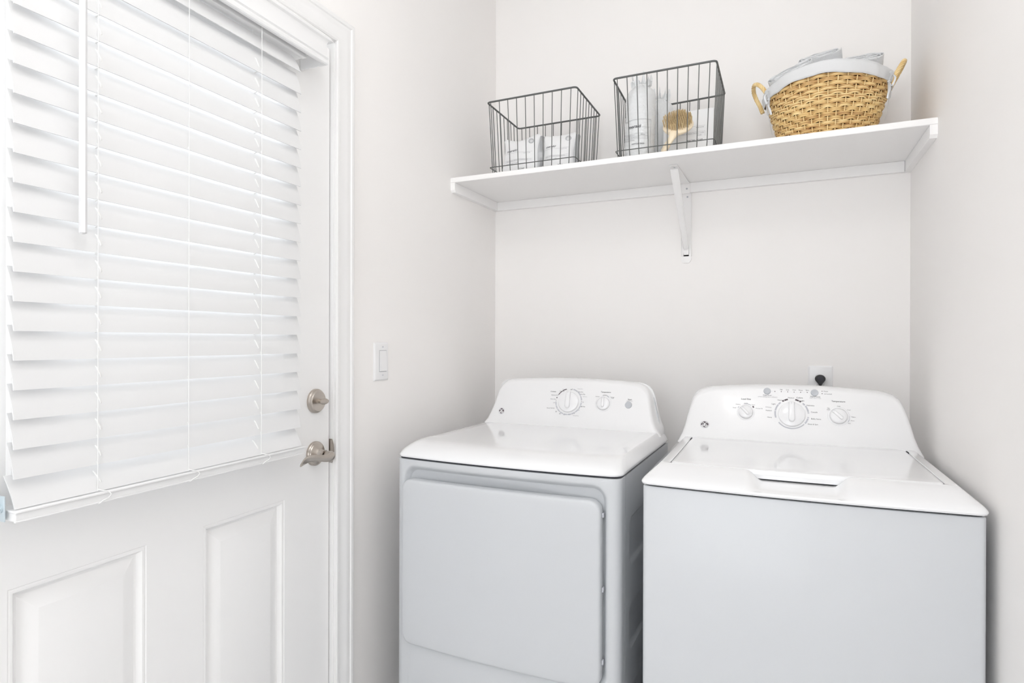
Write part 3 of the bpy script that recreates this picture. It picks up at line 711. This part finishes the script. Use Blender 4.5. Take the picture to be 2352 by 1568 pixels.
for ins, z in ((.004, .9190), (.001, .9200), (.0012, .9285), (.0022, .9305), (.0045, .9315), (.010, .9318), (.05, .9318)):
    rs.append(rr(LH-ins, LF+ins, LB-ins, .014, z, bow=.009))
g.loft(rs)
# hanging lip above the hand recess
v = []; nL = 40
for i in range(nL+1):
    x = -.106+.212*i/nL; yy = LF-.009*(1-(x/.272)**2)+.0012; dz = .0080*(1-sstep(.088, .106, abs(x)))
    v.append([(x, yy, .9225), (x, yy+.0006, .9190-dz), (x, yy+.004, .9186-dz), (x, yy+.006, .9225)])
g.loft(v)
lid = build('lid', g, 'apptop', was, 32, local=True)
g = G(); v = []
for i in range(nL+1):
    x = -.100+.200*i/nL; yy = LF-.009*(1-(x/.272)**2)+.008; v.append([(x, yy, .9065), (x, yy, .9190), (x, yy+.05, .9190), (x, yy+.05, .9065)])
g.loft(v); build('lid_slit_shade', g, 'black', was, 30, local=True)  # black strip added under the lid so the hand slit looks shaded
for s_ in (-1, 1):
    build('lid_hinge', G().box((s_*(LH-.001)-.0015, LB-.050, .9290), (s_*(LH-.001)+.0015, LB-.022, .9325), r=.0005), 'gap', was, 30, local=True)
con, yf = console(was, .2107, [(.336, .9120), (.330, .9240), (.323, .9400), (.316, .9620), (.309, .9950), (.303, 1.020), (.297, 1.040), (.290, 1.055), (.281, 1.067), (.268, 1.077), (.250, 1.0835), (.232, 1.0865)], (1.0865, 1.0975), .335, .305, .005)
labels(was, yf, WT_, [(-.1318, 1.0125, .03), (0, 1.0100, .05), (.1256, 1.0125, .03), (-.0705, 1.0783, .005), (.0063, 1.0843, .03), (.0629, 1.078, .01), (.0936, 1.0832, .0), (.0992, 1.0758, .0)])
g = G(); f = onc(yf, -.001, 1.0138, .0005)
marks(g, f, .0440, .0485, -34, -13, 1); marks(g, f, .0440, .0485, 13, 34, 1)
for a in (-27, 27): dot(g, onc(yf, -.001, 1.0138, .0008), .0463*math.sin(math.radians(a)), .0463*math.cos(math.radians(a)), .0014, 2)
for a0, a1 in ((-52, -42), (-80, -54), (-108, -82), (42, 52), (55, 80), (82, 86), (100, 104), (106, 128)): marks(g, f, .0440, .0485, a0, a1, 0)
marks(g, f, .0445, .0475, 132, 232, 0, 20)
build('dial_marks', g, ['mark', 'markd', 'white'], was, 0, local=True); g = G()
f = onc(yf, -.1318, 1.0120, .0005)
marks(g, f, .0255, .0285, -12, 8, 0); marks(g, f, .0255, .0290, 10, 32, 0); marks(g, f, .0260, .0305, 44, 55, 1, 4); marks(g, f, .0255, .0285, -60, -48, 0, 4)
build('dial_marks', g, ['mark', 'markd', 'white'], was, 0, local=True); g = G()
f = onc(yf, .1254, 1.0120, .0005)
marks(g, f, .0265, .0295, 5, 36, 0); marks(g, f, .0265, .0295, 38, 78, 0); marks(g, f, .0265, .0300, 82, 100, 0); marks(g, f, .0265, .0300, 104, 122, 0); marks(g, f, .0265, .0285, -50, -40, 1, 4)
build('dial_marks', g, ['mark', 'markd', 'white'], was, 0, local=True)
for x, z in [(q, 1.0783) for q in (-.0482, -.0300, -.0118, .0063, .0245, .0427)]+[(.0833, 1.0833), (.0834, 1.0762)]:
    g = G(); g.rev([(.0013, 0), (.0013, .0004), (.0006, .0007), (0, .0008)], (x, yf(z), z), Vector((0, -1, .4)), n=12); build('indicator_light', g, 'markd', was, 0, local=True)
g = G(); f = onc(yf, 0, 1.0783, .0005)
for x in (-.0300, -.0118, .0063, .0245): g.add([f(x+.003, -.0001), f(x+.0150, -.0001), f(x+.0150, .0002), f(x+.003, .0002)], [(0, 1, 2, 3)], 0)
build('progress_line', g, ['mark'], was, 0, local=True); g = G()
g.add([f(-.060, -.0001), f(-.051, -.0001), f(-.051, .0002), f(-.060, .0002)], [(0, 1, 2, 3)], 0)
build('button_line', g, ['mark'], was, 0, local=True)
knob(was, yf, -.1315, 1.0125, .0205, .0150, -42)
knob(was, yf, -.0010, 1.0115, .0375, .0190, 0, True)
knob(was, yf, .1256, 1.0125, .0225, .0160, -46)
for x, z in ((-.0705, 1.0783), (.0629, 1.0780)):
    g = G(); g.rev([(.0105, 0), (.0105, .0022), (.0094, .0033), (.0050, .0027), (0, .0025)], (x, yf(z), z), nrm, n=36); build('push_button', g, 'button', was, 40, local=True)
badge(was, yf, -.2533, .9695, .0118, .0098)
g = G()
for x in (-.29, .29):
    for y in (-.27, .27): g = G(); g.rev([(.018, 0), (.018, .012), (.008, .014), (.008, .04)], (x, y, 0), (0, 0, 1), n=16, cap0=True); build('levelling_foot', g, 'black', was, 30, local=True)

# ------------------------------------------------------------------ wire baskets
ZT = ZS+.019
def wire_basket(name, rim, zr, label, nf=10, ns=9):
    FL_, FR_, BR_, BL_ = [Vector((x, y, 0)) for x, y in rim]; c = (FL_+FR_+BR_+BL_)/4
    root = thing('wire_basket', (c.x, c.y, ZT), label, 'basket', group=None)
    P = [FL_, FR_, BR_, BL_]; sc = .93
    B = [Vector((c.x+(p.x-c.x)*sc, c.y+(p.y-c.y)*sc, 0)) for p in P]
    def rounded(Q, z, r):
        out = []
        for i in range(4):
            p = Q[i]; a = (Q[i-1]-p).normalized(); b = (Q[(i+1) % 4]-p).normalized()
            for k in range(6):
                t = k/5; s = p+a*r*(1-t)**2+b*r*t**2; out.append((s.x, s.y, z))
        return out
    g = G().tube(rounded(P, zr, .014), .0033, 10, closed=True); build('rim', g, 'wire', root, 60)
    g = G(); zb = ZT+.025; sb = .945; B2 = [Vector((c.x+(p.x-c.x)*sb, c.y+(p.y-c.y)*sb, 0)) for p in P]
    g.tube(rounded([q+(q-c).normalized()*.003 for q in B2], zb, .010), .0017, 8, closed=True); build('base_ring', g, 'wire', root, 60)
    g = G(); rw = .00155
    def uw(p0, p1, b0, b1):      # a wire down one side, across the floor and up the other side
        g.tube([(p0.x, p0.y, zr-.002), ((p0.x*.1+b0.x*.9), (p0.y*.1+b0.y*.9), ZT+.02), (b0.x, b0.y, ZT+.006), (b0.x*.97+b1.x*.03, b0.y*.97+b1.y*.03, ZT+rw+.0004), (b0.x*.03+b1.x*.97, b0.y*.03+b1.y*.97, ZT+rw+.0004), (b1.x, b1.y, ZT+.006), (p1.x*.1+b1.x*.9, p1.y*.1+b1.y*.9, ZT+.02), (p1.x, p1.y, zr-.002)], rw, 7)
    for i in range(nf):
        t = (i+.42)/nf; uw(FL_.lerp(FR_, t), BL_.lerp(BR_, t), B[0].lerp(B[1], t), B[3].lerp(B[2], t))
    for i in range(ns):
        t = (i+.5)/ns; uw(FL_.lerp(BL_, t), FR_.lerp(BR_, t), B[0].lerp(B[3], t), B[1].lerp(B[2], t))
    build('wire_mesh', g, 'wire', root, 60); return root
wire_basket('a', [(.152, -.380), (.502, -.380), (.498, -.077), (.143, -.0735)], 2.1221, 'dark grey wire basket at the left end, holding two soap pouches')
wire_basket('b', [(.633, -.380), (.9690, -.380), (.9655, -.085), (.618, -.062)], 2.1259, 'dark grey wire basket in the middle, holding pads and a wooden brush')

# ------------------------------------------------------------------ pouches
FZ = ZT+.0036
def pouch(x0, x1, y, h, label, ph):
    cx = (x0+x1)/2; hwp = (x1-x0)/2
    root = thing('soap_pouch', (cx, y, FZ), label, 'pouch')
    def topz(s): return h-.017*(1-min(1, abs(s))**1.6)+.004*math.sin(3*s+ph)-.012*sstep(.9, 1, abs(s))
    def wid(v): return hwp*(1-.06*math.sin(PI*v)+.02*math.sin(7*v+ph))
    def th(s, v): return .030*max(0, 1-abs(s)**2.6)**.7*max(0, 1-v**3)**.8*(.85+.15*math.sin(5*s+4*v+ph))+.0012
    def F(s, v, sg):
        x = cx+s*wid(v); z = FZ+v*topz(s); return (x, y+sg*th(s, v)*(1 if sg < 0 else .8)-.02*(1-v)*0+.028*v, z)
    NS, NV = 26, 22
    g = G()
    for sg in (-1, 1):
        v = [F(-1+2*i/NS, k/NV, sg) for i in range(NS+1) for k in range(NV+1)]
        g.add(v, [(i*(NV+1)+k, i*(NV+1)+k+1, (i+1)*(NV+1)+k+1, (i+1)*(NV+1)+k) for i in range(NS) for k in range(NV)])
    for k in range(NS):
        a, b = -1+2*k/NS, -1+2*(k+1)/NS
        g.add([F(a, 0, -1), F(b, 0, -1), F(b, 0, 1), F(a, 0, 1)], [(0, 1, 2, 3)]); g.add([F(a, 1, -1), F(b, 1, -1), F(b, 1, 1), F(a, 1, 1)], [(0, 1, 2, 3)])
    for k in range(NV):
        for s_ in (-1, 1):
            a, b = k/NV, (k+1)/NV; g.add([F(s_, a, -1), F(s_, b, -1), F(s_, b, 1), F(s_, a, 1)], [(0, 1, 2, 3)])
    build('pouch_body', g, 'pouch', root, 60)
    # crimped silver side seam
    g = G(); rs = []
    for k in range(40):
        v = k/39; p = Vector(F(1, v, -1)); w = .010+.018*math.sin(PI*min(1, v*1.15))*(.6+.4*math.sin(ph+3*v)); zz = (.0010 if k % 2 else -.0010)
        rs.append([(p.x-.002, p.y-.001, p.z), (p.x+w*.35, p.y-.004+zz, p.z), (p.x+w*.8, p.y+.012+zz, p.z), (p.x+w*.5, p.y+.03, p.z), (p.x-.002, p.y+.02, p.z)])
    g.loft(rs); build('side_gusset', g, 'foil', root, 60)
    ex, ev = .62, .83; p = Vector(F(ex, ev, -1))
    g = G(); rs = [[(p.x+(R_+q*math.cos(b))*math.cos(a), p.y-.0035-q*.9*math.sin(b), p.z+(R_+q*math.cos(b))*math.sin(a)*.8+0) for b in [2*PI*j/8 for j in range(8)]] for a in [2*PI*i/28 for i in range(28)] for R_, q in ((.0092, .0023),)]
    g.loft(rs, wrap=True); build('eyelet', g, 'foil', root, 60)
    def fm(cx_, cz_):
        def q(a, b):
            x = cx_+a; z = cz_+b
            v = min(1, max(0, (z-FZ)/h)); s = (x-cx)/wid(v); v = min(1, (z-FZ)/topz(max(-1, min(1, s)))); s = max(-.98, min(.98, s))
            pt = F(s, v, -1); return (x, pt[1]-.0006, z)
        return q
    g = G()
    text(g, 'meraki', hwp*.62, fm(cx-hwp*.42, FZ+h*.60), off=.015, hs=.85, shear=.2)
    text(g, 'HAND CARE', hwp*.36, fm(cx+hwp*.42, FZ+h*.50), m=1)
    for zz, wv in ((.53, 1.5), (.345, 1.5), (.305, 1.5)):
        f = fm(cx-.05*hwp, FZ+h*zz); n = 30; v = []
        for i in range(n+1): v += [f(hwp*wv*(i/n-.5), .0004), f(hwp*wv*(i/n-.5), -.0002)]
        g.add(v, [(2*i, 2*i+1, 2*i+3, 2*i+2) for i in range(n)], 1)
    text(g, 'MILD AND GENTLE FORMULA', hwp*1.2, fm(cx-.08*hwp, FZ+h*.325), m=1, hs=.8)
    text(g, 'FOR DAILY USE', hwp*.7, fm(cx-.3*hwp, FZ+h*.255), m=1, hs=.8)
    text(g, 'SOAP', hwp*.26, fm(cx+.28*hwp, FZ+h*.085), off=.02)
    build('pouch_print', g, ['ink', 'inkl'], root, 0)
pouch(.182, .330, -.315, .153, 'white soap pouch standing in the left wire basket, nearest the door', 0)
pouch(.344, .470, -.312, .147, 'white soap pouch standing in the left wire basket, nearest the brush basket', 1.7)

# ------------------------------------------------------------------ cotton pad bags
def pads(cx, cy, r, h, label, printed, seed):
    root = thing('cotton_pads_bag', (cx, cy, FZ), label, 'bag'); random.seed(seed)
    g = G(); rs = []; n = 56; lean = .035
    prof = [(.90, 0), (.98, .01), (1, .04)]+[(1+(.016 if k % 2 else -.008)+.010*math.sin(k*1.7+seed), .04+.74*k/44) for k in range(1, 45)]+[(.97, .80), (.88, .835), (.72, .865), (.58, .885), (.46, .90), (.42, .915)]
    for q, t in prof:
        z = t*h; row = []
        for k in range(n):
            a = 2*PI*k/n; cr = max(0, (t-.78)/.13); w = 1+.10*min(1, cr)*math.sin(11*a+seed)+.035*noise.noise((math.cos(a)*3, math.sin(a)*3, z*55+seed))+.02*noise.noise((math.cos(a)*9, math.sin(a)*9, z*130+seed))
            row.append((cx+lean*z*.6+r*q*w*math.cos(a), cy+lean*z+r*q*w*math.sin(a), FZ+z))
        rs.append(row)
    g.loft(rs, cap1=False); build('bag_body', g, 'film', root, 50)
    g = G(); rs = []
    for j, (q, t) in enumerate([(.42, .913), (.50, .930), (.60, .955), (.66, .985)]):
        row = []
        for k in range(72):
            a = 2*PI*k/72; w = 1+(.05+.03*j)*math.sin(13*a+seed)+.04*math.sin(29*a+j); zz = FZ+t*h+(.006*j*math.sin(9*a+seed*2)-.003*j*math.sin(17*a))
            row.append((cx+lean*t*h*.6+r*q*w*math.cos(a), cy+lean*t*h+r*q*w*math.sin(a)*.8, zz))
        rs.append(row)
    g.loft(rs, cap0=False, cap1=False); build('gathered_top', g, 'film', root, 60)
    zt = FZ+.912*h
    g = G().tube([(cx+lean*.91*h*.6+r*.43*math.cos(a), cy+lean*.91*h+r*.43*math.sin(a), zt) for a in [2*PI*k/24 for k in range(24)]], .0018, 6, closed=True)
    build('tie', g, 'cord', root, 60)
    if not printed: return
    # print wraps the front; facing roughly the camera
    a0 = math.radians(-90)
    def fm(u0, z0):
        def q(a, b):
            z = z0+b; t = (z-FZ)/h; an = a0+(u0+a)/r; rad = r*1.040
            return (cx+lean*(z-FZ)*.6+rad*math.cos(an), cy+lean*(z-FZ)+rad*math.sin(an), z)
        return q
    g = G()
    def line(u0, u1, z, w=.0006, zz=None):
        n = 24; v = []; f = fm(0, z)
        for i in range(n+1): v += [f(u0+(u1-u0)*i/n, w/2), f(u0+(u1-u0)*i/n, -w/2)]
        g.add(v, [(2*i, 2*i+1, 2*i+3, 2*i+2) for i in range(n)], 1)
    L, Rr = -.050, .050
    line(L, Rr, FZ+.130, .0009)
    f = fm(Rr, FZ+.130); g.add([f(-.0009, 0), f(0, 0), f(0, -.098), f(-.0009, -.098)], [(0, 1, 2, 3)], 1)
    text(g, 'meraki', .046, fm(-.008, FZ+.107), off=.02, shear=.2, hs=.9)
    line(.018, .044, FZ+.103); line(L, .040, FZ+.082); line(L, .040, FZ+.073); line(L, .040, FZ+.064)
    text(g, 'DERMATOLOGIST TESTED', .040, fm(-.024, FZ+.0775), m=0, hs=.8); text(g, 'RELAX', .014, fm(.022, FZ+.0775))
    text(g, 'ORGANIC AND NATURAL', .046, fm(-.016, FZ+.0685), m=0, hs=.8); text(g, 'SOFT ROUND PADS', .034, fm(-.022, FZ+.0595), m=0, hs=.8)
    text(g, 'COTTON PADS', .042, fm(.006, FZ+.046), off=.02)
    build('bag_print', g, ['ink', 'inkl'], root, 0)
pads(.7035, -.298, .0505, .285, 'clear wrapped roll of cotton pads at the front of the middle wire basket', True, 3)
pads(.7400, -.142, .0470, .285, 'blank wrapped roll of cotton pads behind the printed one', False, 8)

# ------------------------------------------------------------------ white carton
bxr = thing('facial_soap_box', (.866, -.205, FZ), 'flat white carton standing behind the wooden brush', 'box')
g = G(); lean = .12; x0, x1, y0, y1, hh = .7760, .9440, -.250, -.212, .1745
c8 = []
rs = []
for i, z in ((.002, 0), (0, .002), (0, hh-.002), (.002, hh)):
    rs.append([(x0+i, y0+i+lean*z, FZ+z), (x1-i, y0+i+lean*z, FZ+z), (x1-i, y1-i+lean*z, FZ+z), (x0+i, y1-i+lean*z, FZ+z)])
g.loft(rs); build('carton', g, 'box', bxr, 30)
def fb(cx_, cz_): return lambda a, b: (cx_+a, y0+lean*(cz_+b-FZ)-.0006, cz_+b)
g = G()
def ln(xa, xb, z, w=.0006): 
    f = fb(0, z); g.add([f(xa, w/2), f(xb, w/2), f(xb, -w/2), f(xa, -w/2)], [(0, 1, 2, 3)], 1)
ln(.800, .917, FZ+.115); text(g, 'meraki', .045, fb(.812, FZ+.124), off=.02, shear=.2); text(g, 'PURE FACIAL', .027, fb(.900, FZ+.110), m=0, hs=.9)
ln(.800, .917, FZ+.095); text(g, 'ALL SKIN TYPES & FRESH FACIAL CARE', .108, fb(.860, FZ+.0900), m=1); text(g, 'PURE', .013, fb(.899, FZ+.0820), m=1)
f = fb(.917, FZ+.095); g.add([f(0, 0), f(.0006, 0), f(.0006, -.018), f(0, -.018)], [(0, 1, 2, 3)], 1)
text(g, 'FACIAL SOAP', .050, fb(.884, FZ+.0655), off=.02)
build('carton_print', g, ['ink', 'inkl'], bxr, 0)

# ------------------------------------------------------------------ wooden brush
bru = thing('bath_brush', (.815, -.345, FZ), 'pale wooden brush with tan bristles leaning in the middle wire basket', 'brush')
# frame: head centre hc, n = bristle direction (towards viewer and up), u = along handle up
hc = Vector((.8400, -.3200, 1.9560)); ft = Vector((.797, -.346, FZ+.010))
u = Vector((.20, .62, .76)).normalized(); nb = Vector((.05, -.74, .67)); nb = (nb-u*nb.dot(u)).normalized(); w = u.cross(nb).normalized()
hc2 = hc
g = G(); rs = []
for k in range(0, 25):       # head: rounded disc lofted along u
    t = -1+2*k/24; half = .0520*math.sqrt(max(0.0008, 1-t*t)); th = .0110*math.sqrt(max(.02, 1-t**6))
    rs.append([hc2+u*t*.0490+w*half*math.cos(a)*(abs(math.cos(a))**-.25 if abs(math.cos(a)) > .05 else 1)*.97+nb*th*math.sin(a) for a in [2*PI*j/28 for j in range(28)]])
g.loft(rs)
neck = hc2-u*.040; pts = []; rd = []
for k in range(15):
    s_ = k/14; c_ = neck-u*.045; p = neck*(1-s_)**2+c_*2*s_*(1-s_)+ft*s_**2; pts.append(p); rd.append(.0185-.0075*sstep(0, .35, s_)+.0035*sstep(.45, .9, s_))
g.tube(pts, rd, 20, up=nb, flat=.62)
build('brush_body', g, 'wood', bru, 60)
g = G(); random.seed(3)
for i in range(13):
    for j in range(12):
        a, b = (i-6)/6*.0440+(.0036 if j % 2 else 0), (j-5.5)/5.5*.0400
        if (a/.0450)**2+(b/.0420)**2 > 1: continue
        base_ = hc2+w*a+u*b+nb*.007
        for q in range(11):
            d = Vector((random.uniform(-1, 1), random.uniform(-1, 1), random.uniform(-1, 1)))*.09
            dr = (nb+w*a*2.2+u*b*2.0+d).normalized(); L = .027+random.uniform(-.002, .002)
            st = base_+w*random.uniform(-.0013, .0013)+u*random.uniform(-.0013, .0013)
            g.tube([st, st+dr*L*.5, st+dr*L], [.0006, .0008, .0006], 4)
build('bristles', g, 'bristle', bru, 60)

# ------------------------------------------------------------------ wicker basket
wcx, wcy = 1.2850, -.2220
wk = thing('wicker_basket', (wcx, wcy, ZT), 'oval tan wicker basket with grey cloth liner and ribbons', 'basket')
HB = .200
def ell(th, z, off=0):
    t = (z-ZT)/HB; a = .124+.056*t**.92+off; b = .112+.053*t**.92+off
    return Vector((wcx+a*math.cos(th), wcy+b*math.sin(th), z-.022*max(0, t)**2*math.cos(th)**2))
NST = 40
def tubec(g, pts, r, tone, tones, n=6, flat=1, closed=True):
    c0 = len(g.v); g.tube(pts, r, n, closed=closed, flat=flat); tones += [tone]*(len(g.v)-c0)
g = G(); tones = []; random.seed(11)
rows = 15; z0w, z1w = ZT+.006, ZT+.186; dzr = (z1w-z0w)/rows
for rw_ in range(rows):
    ph = rw_ % 2
    for st in range(3):
        tone = random.uniform(.05, .62); pts = []; zc_ = z0w+dzr*(rw_+.17+.33*st)
        jit = random.uniform(0, 9)
        for i in range(NST*5):
            th = 2*PI*i/(NST*5); s_ = math.cos(NST/2*th+PI*ph)
            zz = zc_+(.0011*(st-1))*s_*-1.0+.0009*noise.noise((math.cos(th)*4, math.sin(th)*4, jit))
            pts.append(ell(th, zz, .0042*s_))
        tubec(g, pts, .00245, tone, tones)
for i in range(NST):
    th = 2*PI*i/NST; tubec(g, [ell(th, ZT+.004+.19*k/8, 0) for k in range(9)], .0021, .55, tones, closed=False)
tubec(g, [ell(2*PI*k/80, ZT+.188, .001) for k in range(80)], .0035, .3, tones)
tubec(g, [ell(2*PI*k/80, ZT+.195, .001) for k in range(80)], .0035, .4, tones)
tubec(g, [ell(2*PI*k/80, ZT+.0042, .001) for k in range(80)], .0035, .3, tones)
def build_tone(name, g, tones, parent):
    me = bpy.data.meshes.new(name); me.from_pydata([tuple(v) for v in g.v], [], g.f); me.materials.append(M['wicker'])
    a = me.attributes.new('tone', 'FLOAT', 'POINT'); a.data.foreach_set('value', tones); me.transform(WM[parent.name].inverted())
    me.shade_smooth(); o = bpy.data.objects.new(name, me); COL.objects.link(o); o.parent = parent; WM[o.name] = WM[parent.name]; return o
build_tone('woven_body', g, tones, wk)
g = G(); g.loft([[ell(2*PI*k/60, z, -.0085) for k in range(60)] for z in (ZT+.004, ZT+.10, ZT+.185)], cap1=False); build('floor_and_gap_backing', g, 'wickerdark', wk, 60)  # floor plus a brown wall shell added to darken the weave gaps
def handle(sx, name='handle'):
    g = G(); tn = []
    base_ = [(.175, -.046, .172), (.183, -.046, .195), (.197, -.042, .222), (.208, -.028, .242), (.213, 0, .252), (.208, .028, .242), (.197, .042, .222), (.183, .046, .195), (.175, .046, .172)]
    P = [Vector((wcx+sx*(a+(b*.30 if sx < 0 else 0)), wcy+b, ZT+c-.020)) for a, b, c in base_]
    # catmull-rom resample
    Q = []
    for i in range(len(P)-1):
        p0, p1, p2, p3 = P[max(i-1, 0)], P[i], P[i+1], P[min(i+2, len(P)-1)]
        for k in range(9):
            t = k/9; Q.append(.5*((2*p1)+(p2-p0)*t+(2*p0-5*p1+4*p2-p3)*t*t+(3*p1-p0-3*p2+p3)*t**3))
    Q.append(P[-1])
    for s_ in range(5):
        pts = []; N = len(Q)
        for i, p in enumerate(Q):
            tg = (Q[min(i+1, N-1)]-Q[max(i-1, 0)]).normalized(); a = tg.cross(Vector((sx, 0, .5))).normalized(); b = tg.cross(a)
            an = 2*PI*s_/5+i*.42; pts.append(p+a*.0042*math.cos(an)+b*.0042*math.sin(an))
        tubec(g, pts, .0030, .35+.09*s_, tn, closed=False)
    tubec(g, Q, .0040, .2, tn, closed=False)
    build_tone(name, g, tn, wk)
handle(-1); handle(1)
# liner: inside wall, roll over the rim and outer cuff
g = G(); rs = []
pr = [(-.018, .10), (-.016, .150), (-.014, .190), (-.007, .2035), (.001, .2080), (.0065, .2055), (.0090, .198), (.0100, .188), (.0102, .176), (.0098, .1685)]
for of, z in pr:
    row = []
    for k in range(160):
        th = 2*PI*k/160; wv = .0012*math.sin(13*th+z*30)+.0008*math.sin(29*th)
        zz = z+(.0035*math.sin(3*th+1)+.0015*math.sin(11*th) if of > 0 else 0)*(1 if z < .2 else .4)
        row.append(ell(th, ZT+zz, of+wv*(1 if of > .005 else .4)))
    rs.append(row)
g.loft(rs, cap0=True, cap1=False); ln_ = build('cloth_liner', g, 'cloth', wk, 70)
md = ln_.modifiers.new('s', 'SOLIDIFY'); md.thickness = .0014
def ribbon(pts, w=.0042): 
    P = [Vector(p) for p in pts]; Q = []
    for i in range(len(P)-1):
        p0, p1, p2, p3 = P[max(i-1, 0)], P[i], P[i+1], P[min(i+2, len(P)-1)]
        for k in range(6):
            t = k/6; Q.append(.5*((2*p1)+(p2-p0)*t+(2*p0-5*p1+4*p2-p3)*t*t+(3*p1-p0-3*p2+p3)*t**3))
    Q.append(P[-1]); return Q
def bow(sx, th, seed):
    g = G(); q0 = ell(th, ZT+.168, .008); K = 1.25
    def p(a, b, c): return (q0.x+sx*a*K*.7, q0.y+b*K, q0.z+c*K)
    for q in ([p(0, 0, 0), p(.010, -.018, .006), p(.014, -.032, -.006), p(.006, -.028, -.022), p(.003, -.012, -.010), p(0, 0, 0)],
              [p(0, 0, 0), p(.008, .014, -.010), p(.008, .020, -.030), p(.002, .010, -.036), p(.001, .002, -.014), p(0, 0, 0)],
              [p(0, 0, 0), p(.003, -.010, -.018), p(-.004, -.022, -.036), p(-.008, -.028, -.050)],
              [p(0, 0, 0), p(.004, .004, -.020), p(.001, .008, -.046), p(-.004, .004, -.066), p(-.010, .006, -.090)],
              [p(0, 0, .004), p(-.004, .0, .018), p(-.010, .0, .030)]):
        g.tube(ribbon(q), .0027, 8, flat=.28)
    g.rev([(.0, -.004), (.0045, -.003), (.0055, 0), (.0045, .003), (0, .004)], p(.001, 0, 0), (0, 0, 1), n=12)
    g.tube(ribbon([p(.0, .0, .0), p(.006, -.012, .010), p(.002, -.022, .014)]), .0030, 8, flat=.3)
    build('ribbon_bow', g, 'ribbon', wk, 70)
bow(-1, PI+.42, 1); bow(1, -.42, 2)

# ------------------------------------------------------------------ rolled towels in the basket
def towel(c, ax, face, hw_, hh_, L, turns, label, seed):
    """flattened spiral roll; ax = roll axis (visible end towards +ax), face = wide direction"""
    root = thing('rolled_towel', c, label, 'towel')
    ax = Vector(ax).normalized(); fx = Vector(face); fx = (fx-ax*fx.dot(ax)).normalized(); fy = ax.cross(fx); c = Vector(c); th = hh_/(turns+.5)
    inner, outer = [], []
    N = int(turns*44)
    for i in range(N+1):
        k = i/N; a = 2*PI*turns*k; s_ = .10+.90*k
        sx_, sy_ = hw_*(.45+.55*k) if k > 0 else hw_*.45, hh_*s_
        ca, sa = math.cos(a), math.sin(a); e = .75
        X = math.copysign(abs(ca)**e, ca)*(hw_-hh_*(1-k)); Y = math.copysign(abs(sa)**e, sa)*sy_
        nz = .0016*noise.noise((X*60, Y*60, seed))
        outer.append((X+nz, Y+nz)); inner.append((X*(1-th*.62/max(.012, abs(X)+.012)*.5), Y-math.copysign(min(abs(Y), th*.66), Y)*abs(sa)))
    g = G(); rs = []
    prof_ = outer+inner[::-1]
    for z, ins in ((-L/2, 0), (-L*.25, 0), (0, 0), (L*.25, 0), (L/2-.003, 0), (L/2, .0008)):
        row = []
        for j, (X, Y) in enumerate(prof_):
            wz = .0035*noise.noise((X*40, Y*40+j*.02, seed+5)) if z > L*.4 else 0
            row.append(c+fx*X*(1-ins*10)+fy*Y*(1-ins*10)+ax*(z+wz)+fy*.0015*noise.noise((X*20, z*20, seed)))
        rs.append(row)
    g.loft(rs, cap0=False, cap1=False)
    n = len(prof_); b0, b1 = 0, (len(rs)-1)*n
    for b in (b0, b1):
        for i in range(N): g.f.append((b+i, b+i+1, b+n-2-i, b+n-1-i)); g.mi.append(0)
    build('towel_roll', g, 'towel', root, 70)
def top_at(x, y, z, ax, L):
    a = Vector(ax).normalized(); return tuple(Vector((x, y, z))-a*L/2)
A1, A2, A3 = (-.02, -.72, .70), (-.10, -.66, .75), (-.28, -.70, .66)
towel(top_at(1.372, -.245, 2.112, A1, .13), A1, (1, .05, -.02), .072, .026, .130, 3.2, 'rolled pale grey towel at the right of the wicker basket', 2)
towel(top_at(1.266, -.205, 2.160, A2, .13), A2, (1, .12, .08), .066, .026, .130, 3.0, 'rolled pale grey towel standing highest in the wicker basket', 5)
towel(top_at(1.182, -.270, 2.100, A3, .12), A3, (1, -.05, .38), .074, .026, .120, 2.8, 'rolled pale grey towel at the left of the wicker basket', 9)
